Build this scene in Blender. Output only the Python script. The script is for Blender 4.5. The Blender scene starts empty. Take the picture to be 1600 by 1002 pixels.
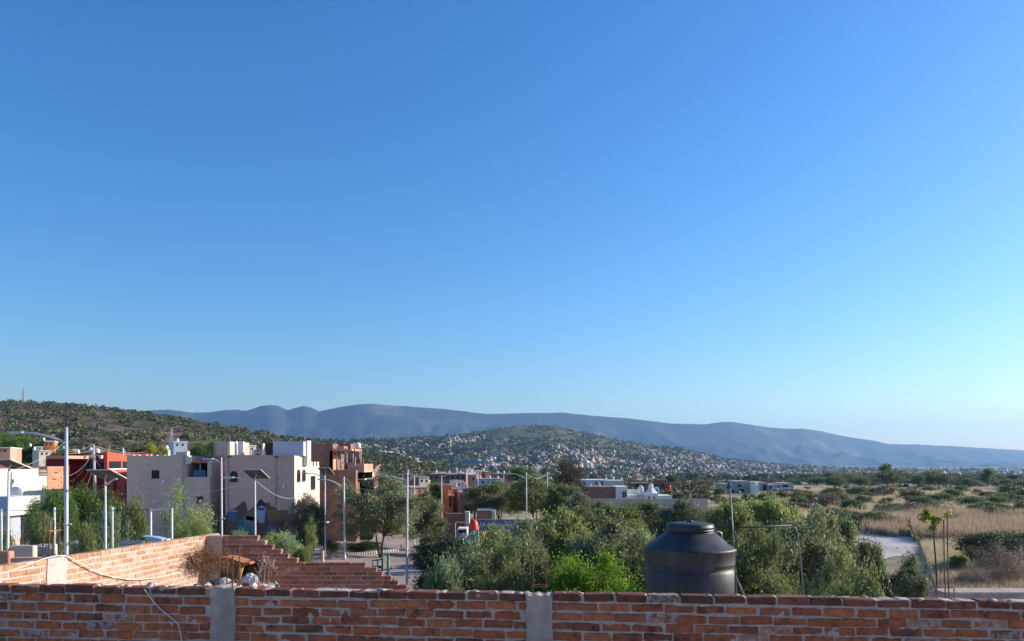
import bpy, math, random
import numpy as np
from mathutils import Vector, Matrix, noise as mnoise

random.seed(7)
RNG = np.random.default_rng(11)
scene = bpy.context.scene
COL = scene.collection

# ------------------------------------------------------------------ camera, sky, sun, exposure
CZ = 8.0            # camera height above the street (m)
F = 1200.0          # focal length in photograph pixels (1600 wide)
HY = 722.0          # horizon row in the photograph
cam_data = bpy.data.cameras.new('camera')
cam = bpy.data.objects.new('camera', cam_data)
COL.objects.link(cam)
cam.location = (0, 0, CZ)
cam.rotation_euler = (math.radians(90), 0, 0)
cam_data.sensor_width = 36.0
cam_data.lens = 36.0 * F / 1600.0
cam_data.shift_y = (HY - 501.0) / 1600.0
cam_data.clip_start = 0.1
cam_data.clip_end = 90000.0
scene.camera = cam

SUN_AZ = math.radians(72)      # to the right of the view direction (+Y)
SUN_EL = math.radians(21)
world = bpy.data.worlds.new('World')
scene.world = world
world.use_nodes = True
wn = world.node_tree
bg = wn.nodes['Background']
sky = wn.nodes.new('ShaderNodeTexSky')
sky.sky_type = 'NISHITA'
sky.sun_disc = False
sky.sun_elevation = SUN_EL
sky.sun_rotation = SUN_AZ
sky.altitude = 2000.0
sky.air_density = 1.6
sky.dust_density = 3.5
sky.ozone_density = 6.0
hsv_ = wn.nodes.new('ShaderNodeHueSaturation')
hsv_.inputs['Hue'].default_value = 0.505
hsv_.inputs['Saturation'].default_value = 1.18
gm_ = wn.nodes.new('ShaderNodeGamma')
gm_.inputs[1].default_value = 1.06
wn.links.new(sky.outputs[0], gm_.inputs[0])
wn.links.new(gm_.outputs[0], hsv_.inputs['Color'])
wn.links.new(hsv_.outputs[0], bg.inputs[0])
bg.inputs[1].default_value = 0.104

sd = bpy.data.lights.new('sun', 'SUN')
sd.energy = 4.8
sd.angle = math.radians(0.53)
sd.color = (1.0, 0.88, 0.72)
sun = bpy.data.objects.new('sun', sd)
COL.objects.link(sun)
svec = Vector((math.sin(SUN_AZ) * math.cos(SUN_EL), math.cos(SUN_AZ) * math.cos(SUN_EL), math.sin(SUN_EL)))
sun.rotation_euler = svec.to_track_quat('Z', 'Y').to_euler()
sun.location = (60, 20, 60)

scene.view_settings.view_transform = 'Standard'
scene.view_settings.look = 'None'
scene.view_settings.gamma = 1.0
scene.view_settings.exposure = 0.8
scene.view_settings.use_curve_mapping = False
scene.render.engine = 'CYCLES'
cy = scene.cycles
cy.max_bounces = 5
cy.diffuse_bounces = 3
cy.glossy_bounces = 2
cy.transmission_bounces = 3
cy.transparent_max_bounces = 8
cy.volume_bounces = 0
cy.caustics_reflective = False
cy.caustics_refractive = False
cy.sample_clamp_indirect = 6.0
cy.use_denoising = True


# ------------------------------------------------------------------ helpers
def W(px, py, Y):
    return Vector(((px - 800.0) / F * Y, Y, CZ - (py - HY) / F * Y))


def XX(px, Y):
    return (px - 800.0) / F * Y


def ZZ(py, Y):
    return CZ - (py - HY) / F * Y


def tag(o, label=None, cat=None, group=None, kind=None):
    if label: o['label'] = label
    if cat: o['category'] = cat
    if group: o['group'] = group
    if kind: o['kind'] = kind
    return o


def empty(name, loc, label=None, cat=None, group=None, rz=0.0):
    o = bpy.data.objects.new(name, None)
    o.empty_display_size = 0.3
    COL.objects.link(o)
    o.location = loc
    o.rotation_euler = (0, 0, rz)
    return tag(o, label, cat, group)


def link(name, me, parent=None, loc=None):
    o = bpy.data.objects.new(name, me)
    COL.objects.link(o)
    if parent is not None:
        o.parent = parent
    if loc is not None:
        o.location = loc
    return o


def npmesh(name, V, Fq, mat=None, smooth=False):
    """V (n,3) float, Fq (m,k) int with k = 3 or 4"""
    me = bpy.data.meshes.new(name)
    V = np.asarray(V, dtype=np.float32)
    Fq = np.asarray(Fq, dtype=np.int32)
    m, k = Fq.shape
    me.vertices.add(len(V))
    me.vertices.foreach_set('co', V.ravel())
    me.loops.add(m * k)
    me.loops.foreach_set('vertex_index', Fq.ravel())
    me.polygons.add(m)
    me.polygons.foreach_set('loop_start', np.arange(0, m * k, k, dtype=np.int32))
    me.polygons.foreach_set('loop_total', np.full(m, k, dtype=np.int32))
    if smooth:
        me.polygons.foreach_set('use_smooth', np.ones(m, dtype=bool))
    me.update(calc_edges=True)
    if mat is not None:
        me.materials.append(mat)
    return me


class MB:
    """collects shapes in world or local coordinates; build() links ONE mesh object"""
    def __init__(self):
        self.v = []
        self.f = []

    def add(self, vs, fs):
        b = len(self.v)
        self.v.extend([tuple(p) for p in vs])
        self.f.extend([tuple(i + b for i in q) for q in fs])
        return self

    def box(self, x0, x1, y0, y1, z0, z1, rz=0.0, piv=None):
        P = [(x, y, z) for z in (z0, z1) for (x, y) in ((x0, y0), (x1, y0), (x1, y1), (x0, y1))]
        if rz:
            cx, cy_ = piv if piv else ((x0 + x1) / 2, (y0 + y1) / 2)
            c, s = math.cos(rz), math.sin(rz)
            P = [(cx + (x - cx) * c - (y - cy_) * s, cy_ + (x - cx) * s + (y - cy_) * c, z) for x, y, z in P]
        return self.add(P, [(3, 2, 1, 0), (4, 5, 6, 7), (0, 1, 5, 4), (1, 2, 6, 5), (2, 3, 7, 6), (3, 0, 4, 7)])

    def cbox(self, x0, x1, y0, y1, z0, z1, c=0.03):
        """box with chamfered edges"""
        n = len(self.v)
        P = []
        for sx in (0, 1):
            for sy in (0, 1):
                for sz in (0, 1):
                    x = (x0, x1)[sx]; y = (y0, y1)[sy]; z = (z0, z1)[sz]
                    dx = c if sx == 0 else -c
                    dy = c if sy == 0 else -c
                    dz = c if sz == 0 else -c
                    P += [(x, y + dy, z + dz), (x + dx, y, z + dz), (x + dx, y + dy, z)]
        I = lambda sx, sy, sz, k: (sx * 4 + sy * 2 + sz) * 3 + k
        Q = []
        Q.append((I(0,0,0,0), I(0,0,1,0), I(0,1,1,0), I(0,1,0,0)))
        Q.append((I(1,0,0,0), I(1,1,0,0), I(1,1,1,0), I(1,0,1,0)))
        Q.append((I(0,0,0,1), I(1,0,0,1), I(1,0,1,1), I(0,0,1,1)))
        Q.append((I(0,1,0,1), I(0,1,1,1), I(1,1,1,1), I(1,1,0,1)))
        Q.append((I(0,0,0,2), I(0,1,0,2), I(1,1,0,2), I(1,0,0,2)))
        Q.append((I(0,0,1,2), I(1,0,1,2), I(1,1,1,2), I(0,1,1,2)))
        for a in (0, 1):
            for b in (0, 1):
                Q.append((I(a,b,0,0), I(a,b,1,0), I(a,b,1,1), I(a,b,0,1)))
                Q.append((I(a,0,b,0), I(a,1,b,0), I(a,1,b,2), I(a,0,b,2)))
                Q.append((I(0,a,b,1), I(1,a,b,1), I(1,a,b,2), I(0,a,b,2)))
        for sx in (0, 1):
            for sy in (0, 1):
                for sz in (0, 1):
                    Q.append((I(sx,sy,sz,0), I(sx,sy,sz,1), I(sx,sy,sz,2)))
        return self.add(P, Q)

    def tube(self, pts, r, n=8, cap=True):
        pts = [Vector(p) for p in pts]
        R = r if isinstance(r, (list, tuple)) else [r] * len(pts)
        base = len(self.v)
        up = Vector((0.13, 0.31, 0.94)).normalized()
        for i, p in enumerate(pts):
            d = (pts[min(i + 1, len(pts) - 1)] - pts[max(i - 1, 0)])
            if d.length < 1e-9: d = Vector((0, 0, 1))
            d.normalize()
            u = d.cross(up)
            if u.length < 0.05:
                u = d.cross(Vector((1, 0, 0)))
            u.normalize()
            w = d.cross(u)
            for k in range(n):
                a = 2 * math.pi * k / n
                self.v.append(tuple(p + (u * math.cos(a) + w * math.sin(a)) * R[i]))
        for i in range(len(pts) - 1):
            for k in range(n):
                a = base + i * n + k
                b = base + i * n + (k + 1) % n
                self.f.append((a, b, b + n, a + n))
        if cap:
            self.f.append(tuple(base + k for k in range(n))[::-1])
            self.f.append(tuple(base + (len(pts) - 1) * n + k for k in range(n)))
        return self

    def lathe(self, prof, n=48, c=(0, 0, 0)):
        base = len(self.v)
        for r, z in prof:
            for k in range(n):
                a = 2 * math.pi * k / n
                self.v.append((c[0] + r * math.cos(a), c[1] + r * math.sin(a), c[2] + z))
        for i in range(len(prof) - 1):
            for k in range(n):
                a = base + i * n + k
                b = base + i * n + (k + 1) % n
                self.f.append((a, b, b + n, a + n))
        if prof[0][0] > 1e-6: self.f.append(tuple(base + k for k in range(n))[::-1])
        if prof[-1][0] > 1e-6: self.f.append(tuple(base + (len(prof) - 1) * n + k for k in range(n)))
        return self

    def prism(self, poly, o, ux, uz, un, t):
        """polygon (2d) in plane o + a*ux + b*uz, extruded by t along un"""
        o, ux, uz, un = Vector(o), Vector(ux), Vector(uz), Vector(un)
        n = len(poly)
        A = [o + ux * a + uz * b for a, b in poly]
        B = [p + un * t for p in A]
        fs = [tuple(range(n))[::-1], tuple(range(n, 2 * n))]
        for i in range(n):
            j = (i + 1) % n
            fs.append((i, j, n + j, n + i))
        return self.add(A + B, fs)

    def build(self, name, mat, parent=None, smooth=False, loc=None):
        me = bpy.data.meshes.new(name)
        me.from_pydata(self.v, [], self.f)
        me.update()
        if mat is not None: me.materials.append(mat)
        if smooth:
            me.polygons.foreach_set('use_smooth', [True] * len(me.polygons))
        o = link(name, me, parent)
        if loc is not None: o.location = loc
        return o

    def world_build(self, name, mat, parent, smooth=False):
        """vertices were given in world space, the parent is a translated (and turned) Empty"""
        mi = Matrix.LocRotScale(parent.location, parent.rotation_euler, parent.scale).inverted()
        self.v = [tuple(mi @ Vector(p)) for p in self.v]
        return self.build(name, mat, parent, smooth)


def arch(w, h, n=8):
    """arched window outline, base centred at 0, 0"""
    r = w / 2
    p = [(-r, 0), (r, 0)]
    for i in range(n + 1):
        a = math.pi * i / n
        p.append((r * math.cos(a), h - r + r * math.sin(a)))
    return p


def rect(x0, x1, z0, z1):
    return [(x0, z0), (x1, z0), (x1, z1), (x0, z1)]


# ---------------- numpy value noise
_T = RNG.random((256, 256))
def vnoise(x, y):
    x = np.asarray(x, dtype=float); y = np.asarray(y, dtype=float)
    xi = np.floor(x).astype(int); yi = np.floor(y).astype(int)
    fx = x - xi; fy = y - yi
    fx = fx * fx * (3 - 2 * fx); fy = fy * fy * (3 - 2 * fy)
    a = _T[xi & 255, yi & 255]; b = _T[(xi + 1) & 255, yi & 255]
    c = _T[xi & 255, (yi + 1) & 255]; d = _T[(xi + 1) & 255, (yi + 1) & 255]
    return (a * (1 - fx) + b * fx) * (1 - fy) + (c * (1 - fx) + d * fx) * fy

def fbm(x, y, o=4):
    s = 0; a = 0.5
    for i in range(o):
        s = s + a * vnoise(x + 17.3 * i, y + 9.1 * i); x = x * 2.03; y = y * 2.03; a *= 0.5
    return s / (1 - 0.5 ** o)

def ridged(x, y, o=4):
    s = 0; a = 0.5
    for i in range(o):
        s = s + a * (1 - np.abs(2 * vnoise(x + 31.7 * i, y + 5.3 * i) - 1)); x = x * 2.1; y = y * 2.1; a *= 0.5
    return s / (1 - 0.5 ** o)


# ------------------------------------------------------------------ materials
MATS = {}

def nodes_of(name):
    m = bpy.data.materials.new(name)
    m.use_nodes = True
    nt = m.node_tree
    bsdf = nt.nodes['Principled BSDF']
    bsdf.inputs['Specular IOR Level'].default_value = 0.3
    return m, nt, bsdf

def _noise(nt, scale, detail=6, rough=0.6, vec=None):
    n = nt.nodes.new('ShaderNodeTexNoise')
    n.inputs['Scale'].default_value = scale
    n.inputs['Detail'].default_value = detail
    n.inputs['Roughness'].default_value = rough
    if vec is not None: nt.links.new(vec, n.inputs['Vector'])
    return n

def _ramp(nt, fac, stops, interp='LINEAR'):
    r = nt.nodes.new('ShaderNodeValToRGB')
    r.color_ramp.interpolation = interp
    e = r.color_ramp.elements
    while len(e) > 1: e.remove(e[0])
    e[0].position = stops[0][0]; e[0].color = (*stops[0][1], 1)
    for p, c in stops[1:]:
        k = e.new(p); k.color = (*c, 1)
    nt.links.new(fac, r.inputs[0])
    return r

def _mix(nt, fac, a, b, mode='MIX'):
    m = nt.nodes.new('ShaderNodeMix'); m.data_type = 'RGBA'; m.blend_type = mode
    for sock, val in ((m.inputs[0], fac), (m.inputs[6], a), (m.inputs[7], b)):
        if isinstance(val, (int, float)): sock.default_value = val
        elif isinstance(val, tuple): sock.default_value = (*val, 1)
        else: nt.links.new(val, sock)
    return m.outputs[2]

def _mathn(nt, op, a, b=None):
    m = nt.nodes.new('ShaderNodeMath'); m.operation = op
    for sock, val in ((m.inputs[0], a), (m.inputs[1], b)):
        if val is None: continue
        if isinstance(val, (int, float)): sock.default_value = val
        else: nt.links.new(val, sock)
    return m.outputs[0]

def _bump(nt, bsdf, h, strength=0.3, dist=0.02):
    b = nt.nodes.new('ShaderNodeBump')
    b.inputs['Strength'].default_value = strength
    b.inputs['Distance'].default_value = dist
    nt.links.new(h, b.inputs['Height'])
    nt.links.new(b.outputs[0], bsdf.inputs['Normal'])

def M(name, rgb, rough=0.85, var=0.22, scale=2.0, bump=0.0, metal=0.0, streak=False, dirt=None):
    if name in MATS: return MATS[name]
    m, nt, bsdf = nodes_of(name)
    tc = nt.nodes.new('ShaderNodeTexCoord')
    vec = tc.outputs['Object']
    if streak:
        mp = nt.nodes.new('ShaderNodeMapping'); mp.inputs['Scale'].default_value = (1, 1, 0.22)
        nt.links.new(vec, mp.inputs[0]); vec2 = mp.outputs[0]
    else:
        vec2 = vec
    n1 = _noise(nt, scale, 8, 0.65, vec2)
    lo = tuple(c * (1 - var) for c in rgb); hi = tuple(min(1, c * (1 + var)) for c in rgb)
    r = _ramp(nt, n1.outputs[0], [(0.3, lo), (0.7, hi)])
    colr = r.outputs[0]
    if dirt:
        n2 = _noise(nt, scale * 0.37, 8, 0.7, vec2)
        rr = _ramp(nt, n2.outputs[0], [(0.5, (0, 0, 0)), (0.72, (1, 1, 1))])
        colr = _mix(nt, rr.outputs[0], colr, dirt)
    nt.links.new(colr, bsdf.inputs['Base Color'])
    bsdf.inputs['Roughness'].default_value = rough
    bsdf.inputs['Metallic'].default_value = metal
    if bump:
        n3 = _noise(nt, scale * 8, 6, 0.6, vec)
        _bump(nt, bsdf, n3.outputs[0], 0.6, bump)
    MATS[name] = m
    return m

def leaf_mat(name, c1, c2, c3=None, scale=0.9, trans=0.32, rough=0.5):
    m, nt, bsdf = nodes_of(name)
    tc = nt.nodes.new('ShaderNodeTexCoord')
    oi = nt.nodes.new('ShaderNodeObjectInfo')
    add = nt.nodes.new('ShaderNodeVectorMath'); add.operation = 'ADD'
    nt.links.new(tc.outputs['Object'], add.inputs[0]); nt.links.new(oi.outputs['Location'], add.inputs[1])
    n1 = _noise(nt, scale, 3, 0.6, add.outputs[0])
    n2 = _noise(nt, scale * 14, 3, 0.7, add.outputs[0])
    f = _mathn(nt, 'ADD', _mathn(nt, 'MULTIPLY', n1.outputs[0], 0.6), _mathn(nt, 'MULTIPLY', n2.outputs[0], 0.4))
    stops = [(0.36, c1), (0.62, c2)]
    if c3: stops.append((0.72, c3))
    r = _ramp(nt, f, stops)
    # each plant a little different in tone
    v = _mathn(nt, 'MULTIPLY_ADD', oi.outputs['Random'], 0.5)
    nt.nodes[-1].inputs[2].default_value = 0.75
    hsv = nt.nodes.new('ShaderNodeHueSaturation')
    nt.links.new(v, hsv.inputs['Value']); nt.links.new(r.outputs[0], hsv.inputs['Color'])
    nt.links.new(hsv.outputs[0], bsdf.inputs['Base Color'])
    bsdf.inputs['Roughness'].default_value = rough
    bsdf.inputs['Specular IOR Level'].default_value = 0.25
    tr = nt.nodes.new('ShaderNodeBsdfTranslucent')
    nt.links.new(hsv.outputs[0], tr.inputs[0])
    mx = nt.nodes.new('ShaderNodeMixShader'); mx.inputs[0].default_value = trans
    nt.links.new(bsdf.outputs[0], mx.inputs[1]); nt.links.new(tr.outputs[0], mx.inputs[2])
    nt.links.new(mx.outputs[0], nt.nodes['Material Output'].inputs['Surface'])
    MATS[name] = m
    return m

def brick_mat(name, stops, white=0.16, dark=0.5, rough=0.9):
    m, nt, bsdf = nodes_of(name)
    tc = nt.nodes.new('ShaderNodeTexCoord')
    oi = nt.nodes.new('ShaderNodeObjectInfo')
    sc = nt.nodes.new('ShaderNodeVectorMath'); sc.operation = 'MULTIPLY_ADD'
    nt.links.new(oi.outputs['Random'], sc.inputs[0]); sc.inputs[1].default_value = (91.0, 57.0, 33.0)
    nt.links.new(tc.outputs['Object'], sc.inputs[2])
    vec = sc.outputs[0]
    base = _ramp(nt, oi.outputs['Random'], stops, 'CONSTANT').outputs[0]
    # mottled clay
    n1 = _noise(nt, 16, 6, 0.65, vec)
    r1 = _ramp(nt, n1.outputs[0], [(0.3, (0.55, 0.55, 0.55)), (0.7, (1.25, 1.2, 1.15))])
    c = _mix(nt, 1.0, base, r1.outputs[0], 'MULTIPLY')
    # burnt / sooty patches
    n2 = _noise(nt, 7, 5, 0.6, vec)
    r2 = _ramp(nt, n2.outputs[0], [(0.56, (0, 0, 0)), (0.70, (1, 1, 1))])
    c = _mix(nt, _mathn(nt, 'MULTIPLY', r2.outputs[0], dark), c, (0.035, 0.022, 0.02))
    # pale salts on a few bricks
    fr = _mathn(nt, 'FRACT', _mathn(nt, 'MULTIPLY', oi.outputs['Random'], 37.7))
    gate = _mathn(nt, 'LESS_THAN', fr, white)
    n3 = _noise(nt, 22, 5, 0.7, vec)
    r3 = _ramp(nt, n3.outputs[0], [(0.42, (0, 0, 0)), (0.62, (1, 1, 1))])
    c = _mix(nt, _mathn(nt, 'MULTIPLY', _mathn(nt, 'MULTIPLY', gate, r3.outputs[0]), 0.7), c, (0.50, 0.42, 0.38))
    n4 = _noise(nt, 90, 3, 0.6, vec)
    r4 = _ramp(nt, n4.outputs[0], [(0.62, (0, 0, 0)), (0.74, (1, 1, 1))])
    c = _mix(nt, _mathn(nt, 'MULTIPLY', r4.outputs[0], 0.35), c, (0.42, 0.34, 0.30))
    nt.links.new(c, bsdf.inputs['Base Color'])
    bsdf.inputs['Roughness'].default_value = rough
    bsdf.inputs['Specular IOR Level'].default_value = 0.2
    _bump(nt, bsdf, n1.outputs[0], 0.5, 0.006)
    MATS[name] = m
    return m

def rnd_mat(name, stops, rough=0.85, nscale=0.4):
    """plain paint picked per object"""
    m, nt, bsdf = nodes_of(name)
    oi = nt.nodes.new('ShaderNodeObjectInfo')
    tc = nt.nodes.new('ShaderNodeTexCoord')
    base = _ramp(nt, oi.outputs['Random'], stops, 'CONSTANT').outputs[0]
    n1 = _noise(nt, nscale, 5, 0.6, tc.outputs['Object'])
    r1 = _ramp(nt, n1.outputs[0], [(0.3, (0.75, 0.75, 0.75)), (0.7, (1.1, 1.1, 1.1))])
    c = _mix(nt, 1.0, base, r1.outputs[0], 'MULTIPLY')
    nt.links.new(c, bsdf.inputs['Base Color'])
    bsdf.inputs['Roughness'].default_value = rough
    MATS[name] = m
    return m

def island_mat(name, stops, rough=0.9):
    """colour picked per loose piece (for joined masses of far houses)"""
    m, nt, bsdf = nodes_of(name)
    g = nt.nodes.new('ShaderNodeNewGeometry')
    base = _ramp(nt, g.outputs['Random Per Island'], stops, 'CONSTANT').outputs[0]
    nt.links.new(base, bsdf.inputs['Base Color'])
    bsdf.inputs['Roughness'].default_value = rough
    MATS[name] = m
    return m

def isle_leaf(name, c1, c2, c3, trans=0.2):
    m, nt, bsdf = nodes_of(name)
    g = nt.nodes.new('ShaderNodeNewGeometry')
    n1 = _noise(nt, 0.035, 4, 0.6, g.outputs['Position'])
    f = _mathn(nt, 'ADD', _mathn(nt, 'MULTIPLY', g.outputs['Random Per Island'], 0.5), _mathn(nt, 'MULTIPLY', n1.outputs[0], 0.5))
    r = _ramp(nt, f, [(0.2, c1), (0.5, c2), (0.75, c3)])
    nt.links.new(r.outputs[0], bsdf.inputs['Base Color'])
    bsdf.inputs['Roughness'].default_value = 0.8
    tr = nt.nodes.new('ShaderNodeBsdfTranslucent'); nt.links.new(r.outputs[0], tr.inputs[0])
    mx = nt.nodes.new('ShaderNodeMixShader'); mx.inputs[0].default_value = trans
    nt.links.new(bsdf.outputs[0], mx.inputs[1]); nt.links.new(tr.outputs[0], mx.inputs[2])
    nt.links.new(mx.outputs[0], nt.nodes['Material Output'].inputs['Surface'])
    MATS[name] = m
    return m

def terrain_mat(name, stops, s1, s2, s3=None, w=(0.55, 0.45), tint=None):
    m, nt, bsdf = nodes_of(name)
    g = nt.nodes.new('ShaderNodeNewGeometry')
    n1 = _noise(nt, s1, 6, 0.6, g.outputs['Position'])
    n2 = _noise(nt, s2, 6, 0.65, g.outputs['Position'])
    f = _mathn(nt, 'ADD', _mathn(nt, 'MULTIPLY', n1.outputs[0], w[0]), _mathn(nt, 'MULTIPLY', n2.outputs[0], w[1]))
    r = _ramp(nt, f, stops)
    c = r.outputs[0]
    if s3:
        n3 = _noise(nt, s3, 5, 0.6, g.outputs['Position'])
        r3 = _ramp(nt, n3.outputs[0], [(0.3, (0.7, 0.7, 0.7)), (0.7, (1.2, 1.2, 1.2))])
        c = _mix(nt, 1.0, c, r3.outputs[0], 'MULTIPLY')
    nt.links.new(c, bsdf.inputs['Base Color'])
    bsdf.inputs['Roughness'].default_value = 0.95
    bsdf.inputs['Specular IOR Level'].default_value = 0.1
    MATS[name] = m
    return m

# ---- the palette
RED = [(0.0, (0.387, 0.122, 0.062)), (0.12, (0.452, 0.145, 0.067)), (0.25, (0.323, 0.104, 0.056)), (0.38, (0.473, 0.162, 0.072)),
       (0.5, (0.365, 0.122, 0.067)), (0.6, (0.430, 0.134, 0.056)), (0.7, (0.268, 0.093, 0.056)), (0.78, (0.452, 0.168, 0.077)), (0.86, (0.215, 0.082, 0.056)), (0.93, (0.387, 0.139, 0.077))]
brick_mat('brick_red', RED, 0.11, 0.75)
brick_mat('brick_top', [(0.0, (0.170, 0.065, 0.045)), (0.3, (0.220, 0.080, 0.050)), (0.55, (0.130, 0.060, 0.045)), (0.8, (0.250, 0.100, 0.060))], 0.05, 0.65)
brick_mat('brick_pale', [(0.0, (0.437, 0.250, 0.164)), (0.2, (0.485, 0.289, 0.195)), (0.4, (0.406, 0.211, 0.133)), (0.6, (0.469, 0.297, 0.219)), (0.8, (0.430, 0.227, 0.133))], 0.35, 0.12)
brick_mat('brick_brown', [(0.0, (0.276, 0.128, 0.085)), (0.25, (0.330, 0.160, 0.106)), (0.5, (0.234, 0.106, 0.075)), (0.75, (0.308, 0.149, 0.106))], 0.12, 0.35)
M('mortar', (0.42, 0.34, 0.295), 0.95, 0.3, 9, 0.008)
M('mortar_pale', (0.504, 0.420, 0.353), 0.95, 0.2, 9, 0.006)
M('concrete', (0.40, 0.33, 0.28), 0.93, 0.3, 6, 0.012, dirt=(0.28, 0.235, 0.205))
M('concrete_pale', (0.44, 0.42, 0.38), 0.93, 0.25, 5, 0.008, dirt=(0.28, 0.27, 0.25))
M('steel_galv', (0.55, 0.56, 0.58), 0.45, 0.12, 6, metal=0.35)
M('white_pole', (0.62, 0.62, 0.61), 0.5, 0.18, 3, dirt=(0.46, 0.45, 0.43))
M('pipe_grey', (0.17, 0.17, 0.175), 0.5, 0.15, 6, metal=0.2)
M('rebar', (0.12, 0.07, 0.05), 0.9, 0.4, 12)
M('iron_dark', (0.06, 0.06, 0.065), 0.6, 0.3, 10)
M('tank', (0.034, 0.036, 0.040), 0.5, 0.4, 7, 0.0015, streak=True, dirt=(0.088, 0.088, 0.090))
M('tank_lid', (0.035, 0.037, 0.042), 0.5, 0.4, 5, dirt=(0.08, 0.08, 0.08))
M('solar', (0.075, 0.065, 0.062), 0.35, 0.2, 4)
M('plast_grey', (0.60, 0.45, 0.375), 0.95, 0.12, 0.7, 0.004, streak=True, dirt=(0.47, 0.355, 0.30))
M('plast_rose', (0.66, 0.42, 0.335), 0.95, 0.10, 0.7, 0.004, streak=True, dirt=(0.53, 0.345, 0.28))
M('plast_cream', (0.671, 0.602, 0.516), 0.95, 0.10, 0.3, streak=True, dirt=(0.533, 0.464, 0.396))
M('plast_white', (0.720, 0.702, 0.666), 0.9, 0.08, 0.4, streak=True, dirt=(0.558, 0.540, 0.513))
M('plast_blue', (0.45, 0.50, 0.62), 0.9, 0.08, 0.4, streak=True)
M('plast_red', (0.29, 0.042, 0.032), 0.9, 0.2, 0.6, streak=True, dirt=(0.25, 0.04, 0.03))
M('plast_orange', (0.60, 0.22, 0.08), 0.9, 0.15, 0.3, streak=True)
M('plast_pink', (0.58, 0.31, 0.235), 0.9, 0.15, 0.5, streak=True, dirt=(0.5, 0.22, 0.18))
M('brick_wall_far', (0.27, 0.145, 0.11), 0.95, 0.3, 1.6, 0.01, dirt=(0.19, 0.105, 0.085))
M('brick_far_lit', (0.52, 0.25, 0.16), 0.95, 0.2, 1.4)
M('tile_roof', (0.40, 0.15, 0.09), 0.9, 0.3, 3)
M('glass_dark', (0.025, 0.03, 0.035), 0.12, 0.3, 2)
M('opening', (0.03, 0.028, 0.028), 0.9, 0.3, 2)
M('frame_white', (0.7, 0.7, 0.68), 0.6, 0.1, 3)
M('wood_dark', (0.10, 0.055, 0.035), 0.85, 0.3, 3)
M('tarp_blue', (0.05, 0.13, 0.26), 0.6, 0.25, 1.5)
M('teal_paint', (0.03, 0.22, 0.20), 0.5, 0.15, 4)
M('green_paint', (0.03, 0.20, 0.13), 0.5, 0.15, 4)
M('yellow_paint', (0.58, 0.34, 0.05), 0.5, 0.2, 4)
M('red_plastic', (0.86, 0.07, 0.03), 0.4, 0.08, 2)
M('rust', (0.38, 0.14, 0.06), 0.9, 0.35, 6)
M('olive_metal', (0.24, 0.20, 0.10), 0.8, 0.3, 7)
M('rubber', (0.02, 0.018, 0.018), 0.8, 0.3, 6)
M('bark', (0.085, 0.062, 0.048), 0.95, 0.4, 8, 0.02)
M('bark_pale', (0.26, 0.20, 0.14), 0.95, 0.3, 8, 0.01)
M('twig', (0.19, 0.12, 0.075), 0.95, 0.3, 8)
M('cable', (0.62, 0.58, 0.52), 0.7, 0.1, 3)
M('cable_dark', (0.10, 0.10, 0.10), 0.7, 0.1, 3)
M('rubble_stone', (0.42, 0.36, 0.31), 0.95, 0.4, 6, 0.01)
M('rubble_white', (0.66, 0.64, 0.62), 0.8, 0.2, 6)
M('soil', (0.24, 0.15, 0.09), 0.97, 0.35, 4, 0.02)
M('stone_white', (0.62, 0.58, 0.50), 0.95, 0.3, 5, 0.02)

leaf_mat('leaf_mesquite', (0.108, 0.135, 0.046), (0.263, 0.298, 0.121), (0.416, 0.434, 0.204))
leaf_mat('leaf_grey', (0.135, 0.154, 0.072), (0.298, 0.323, 0.163), (0.470, 0.470, 0.266))
leaf_mat('leaf_lime', (0.099, 0.178, 0.015), (0.264, 0.422, 0.033), (0.396, 0.528, 0.066), trans=0.42)
leaf_mat('leaf_green', (0.072, 0.132, 0.032), (0.182, 0.282, 0.072), (0.303, 0.403, 0.100), trans=0.5)
leaf_mat('leaf_light', (0.151, 0.191, 0.061), (0.342, 0.403, 0.132), (0.524, 0.563, 0.201), trans=0.5)
leaf_mat('leaf_silver', (0.151, 0.212, 0.111), (0.342, 0.433, 0.242), (0.543, 0.624, 0.383), trans=0.5)
leaf_mat('leaf_dark', (0.029, 0.045, 0.022), (0.082, 0.106, 0.049), (0.143, 0.164, 0.080), trans=0.2)
leaf_mat('leaf_brown', (0.156, 0.072, 0.036), (0.312, 0.156, 0.078), (0.432, 0.240, 0.120), scale=2.5, trans=0.25)
leaf_mat('leaf_dry', (0.201, 0.137, 0.101), (0.384, 0.283, 0.211), (0.549, 0.429, 0.311), trans=0.25)
leaf_mat('leaf_scrub', (0.068, 0.095, 0.039), (0.170, 0.205, 0.087), (0.273, 0.287, 0.143), trans=0.4)
leaf_mat('leaf_conifer', (0.042, 0.039, 0.021), (0.098, 0.083, 0.042), (0.150, 0.120, 0.068), trans=0.15)
leaf_mat('leaf_yellow', (0.195, 0.225, 0.038), (0.420, 0.435, 0.075), (0.600, 0.570, 0.135), trans=0.4)
isle_leaf('scrub_mass', (0.043, 0.061, 0.030), (0.107, 0.126, 0.062), (0.256, 0.234, 0.124))
isle_leaf('town_trees', (0.024, 0.042, 0.026), (0.064, 0.090, 0.046), (0.129, 0.146, 0.070))
isle_leaf('dry_grass', (0.344, 0.271, 0.155), (0.545, 0.447, 0.280), (0.668, 0.575, 0.405), 0.35)
isle_leaf('dry_reed', (0.286, 0.204, 0.138), (0.462, 0.341, 0.231), (0.594, 0.462, 0.330), 0.35)
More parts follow.
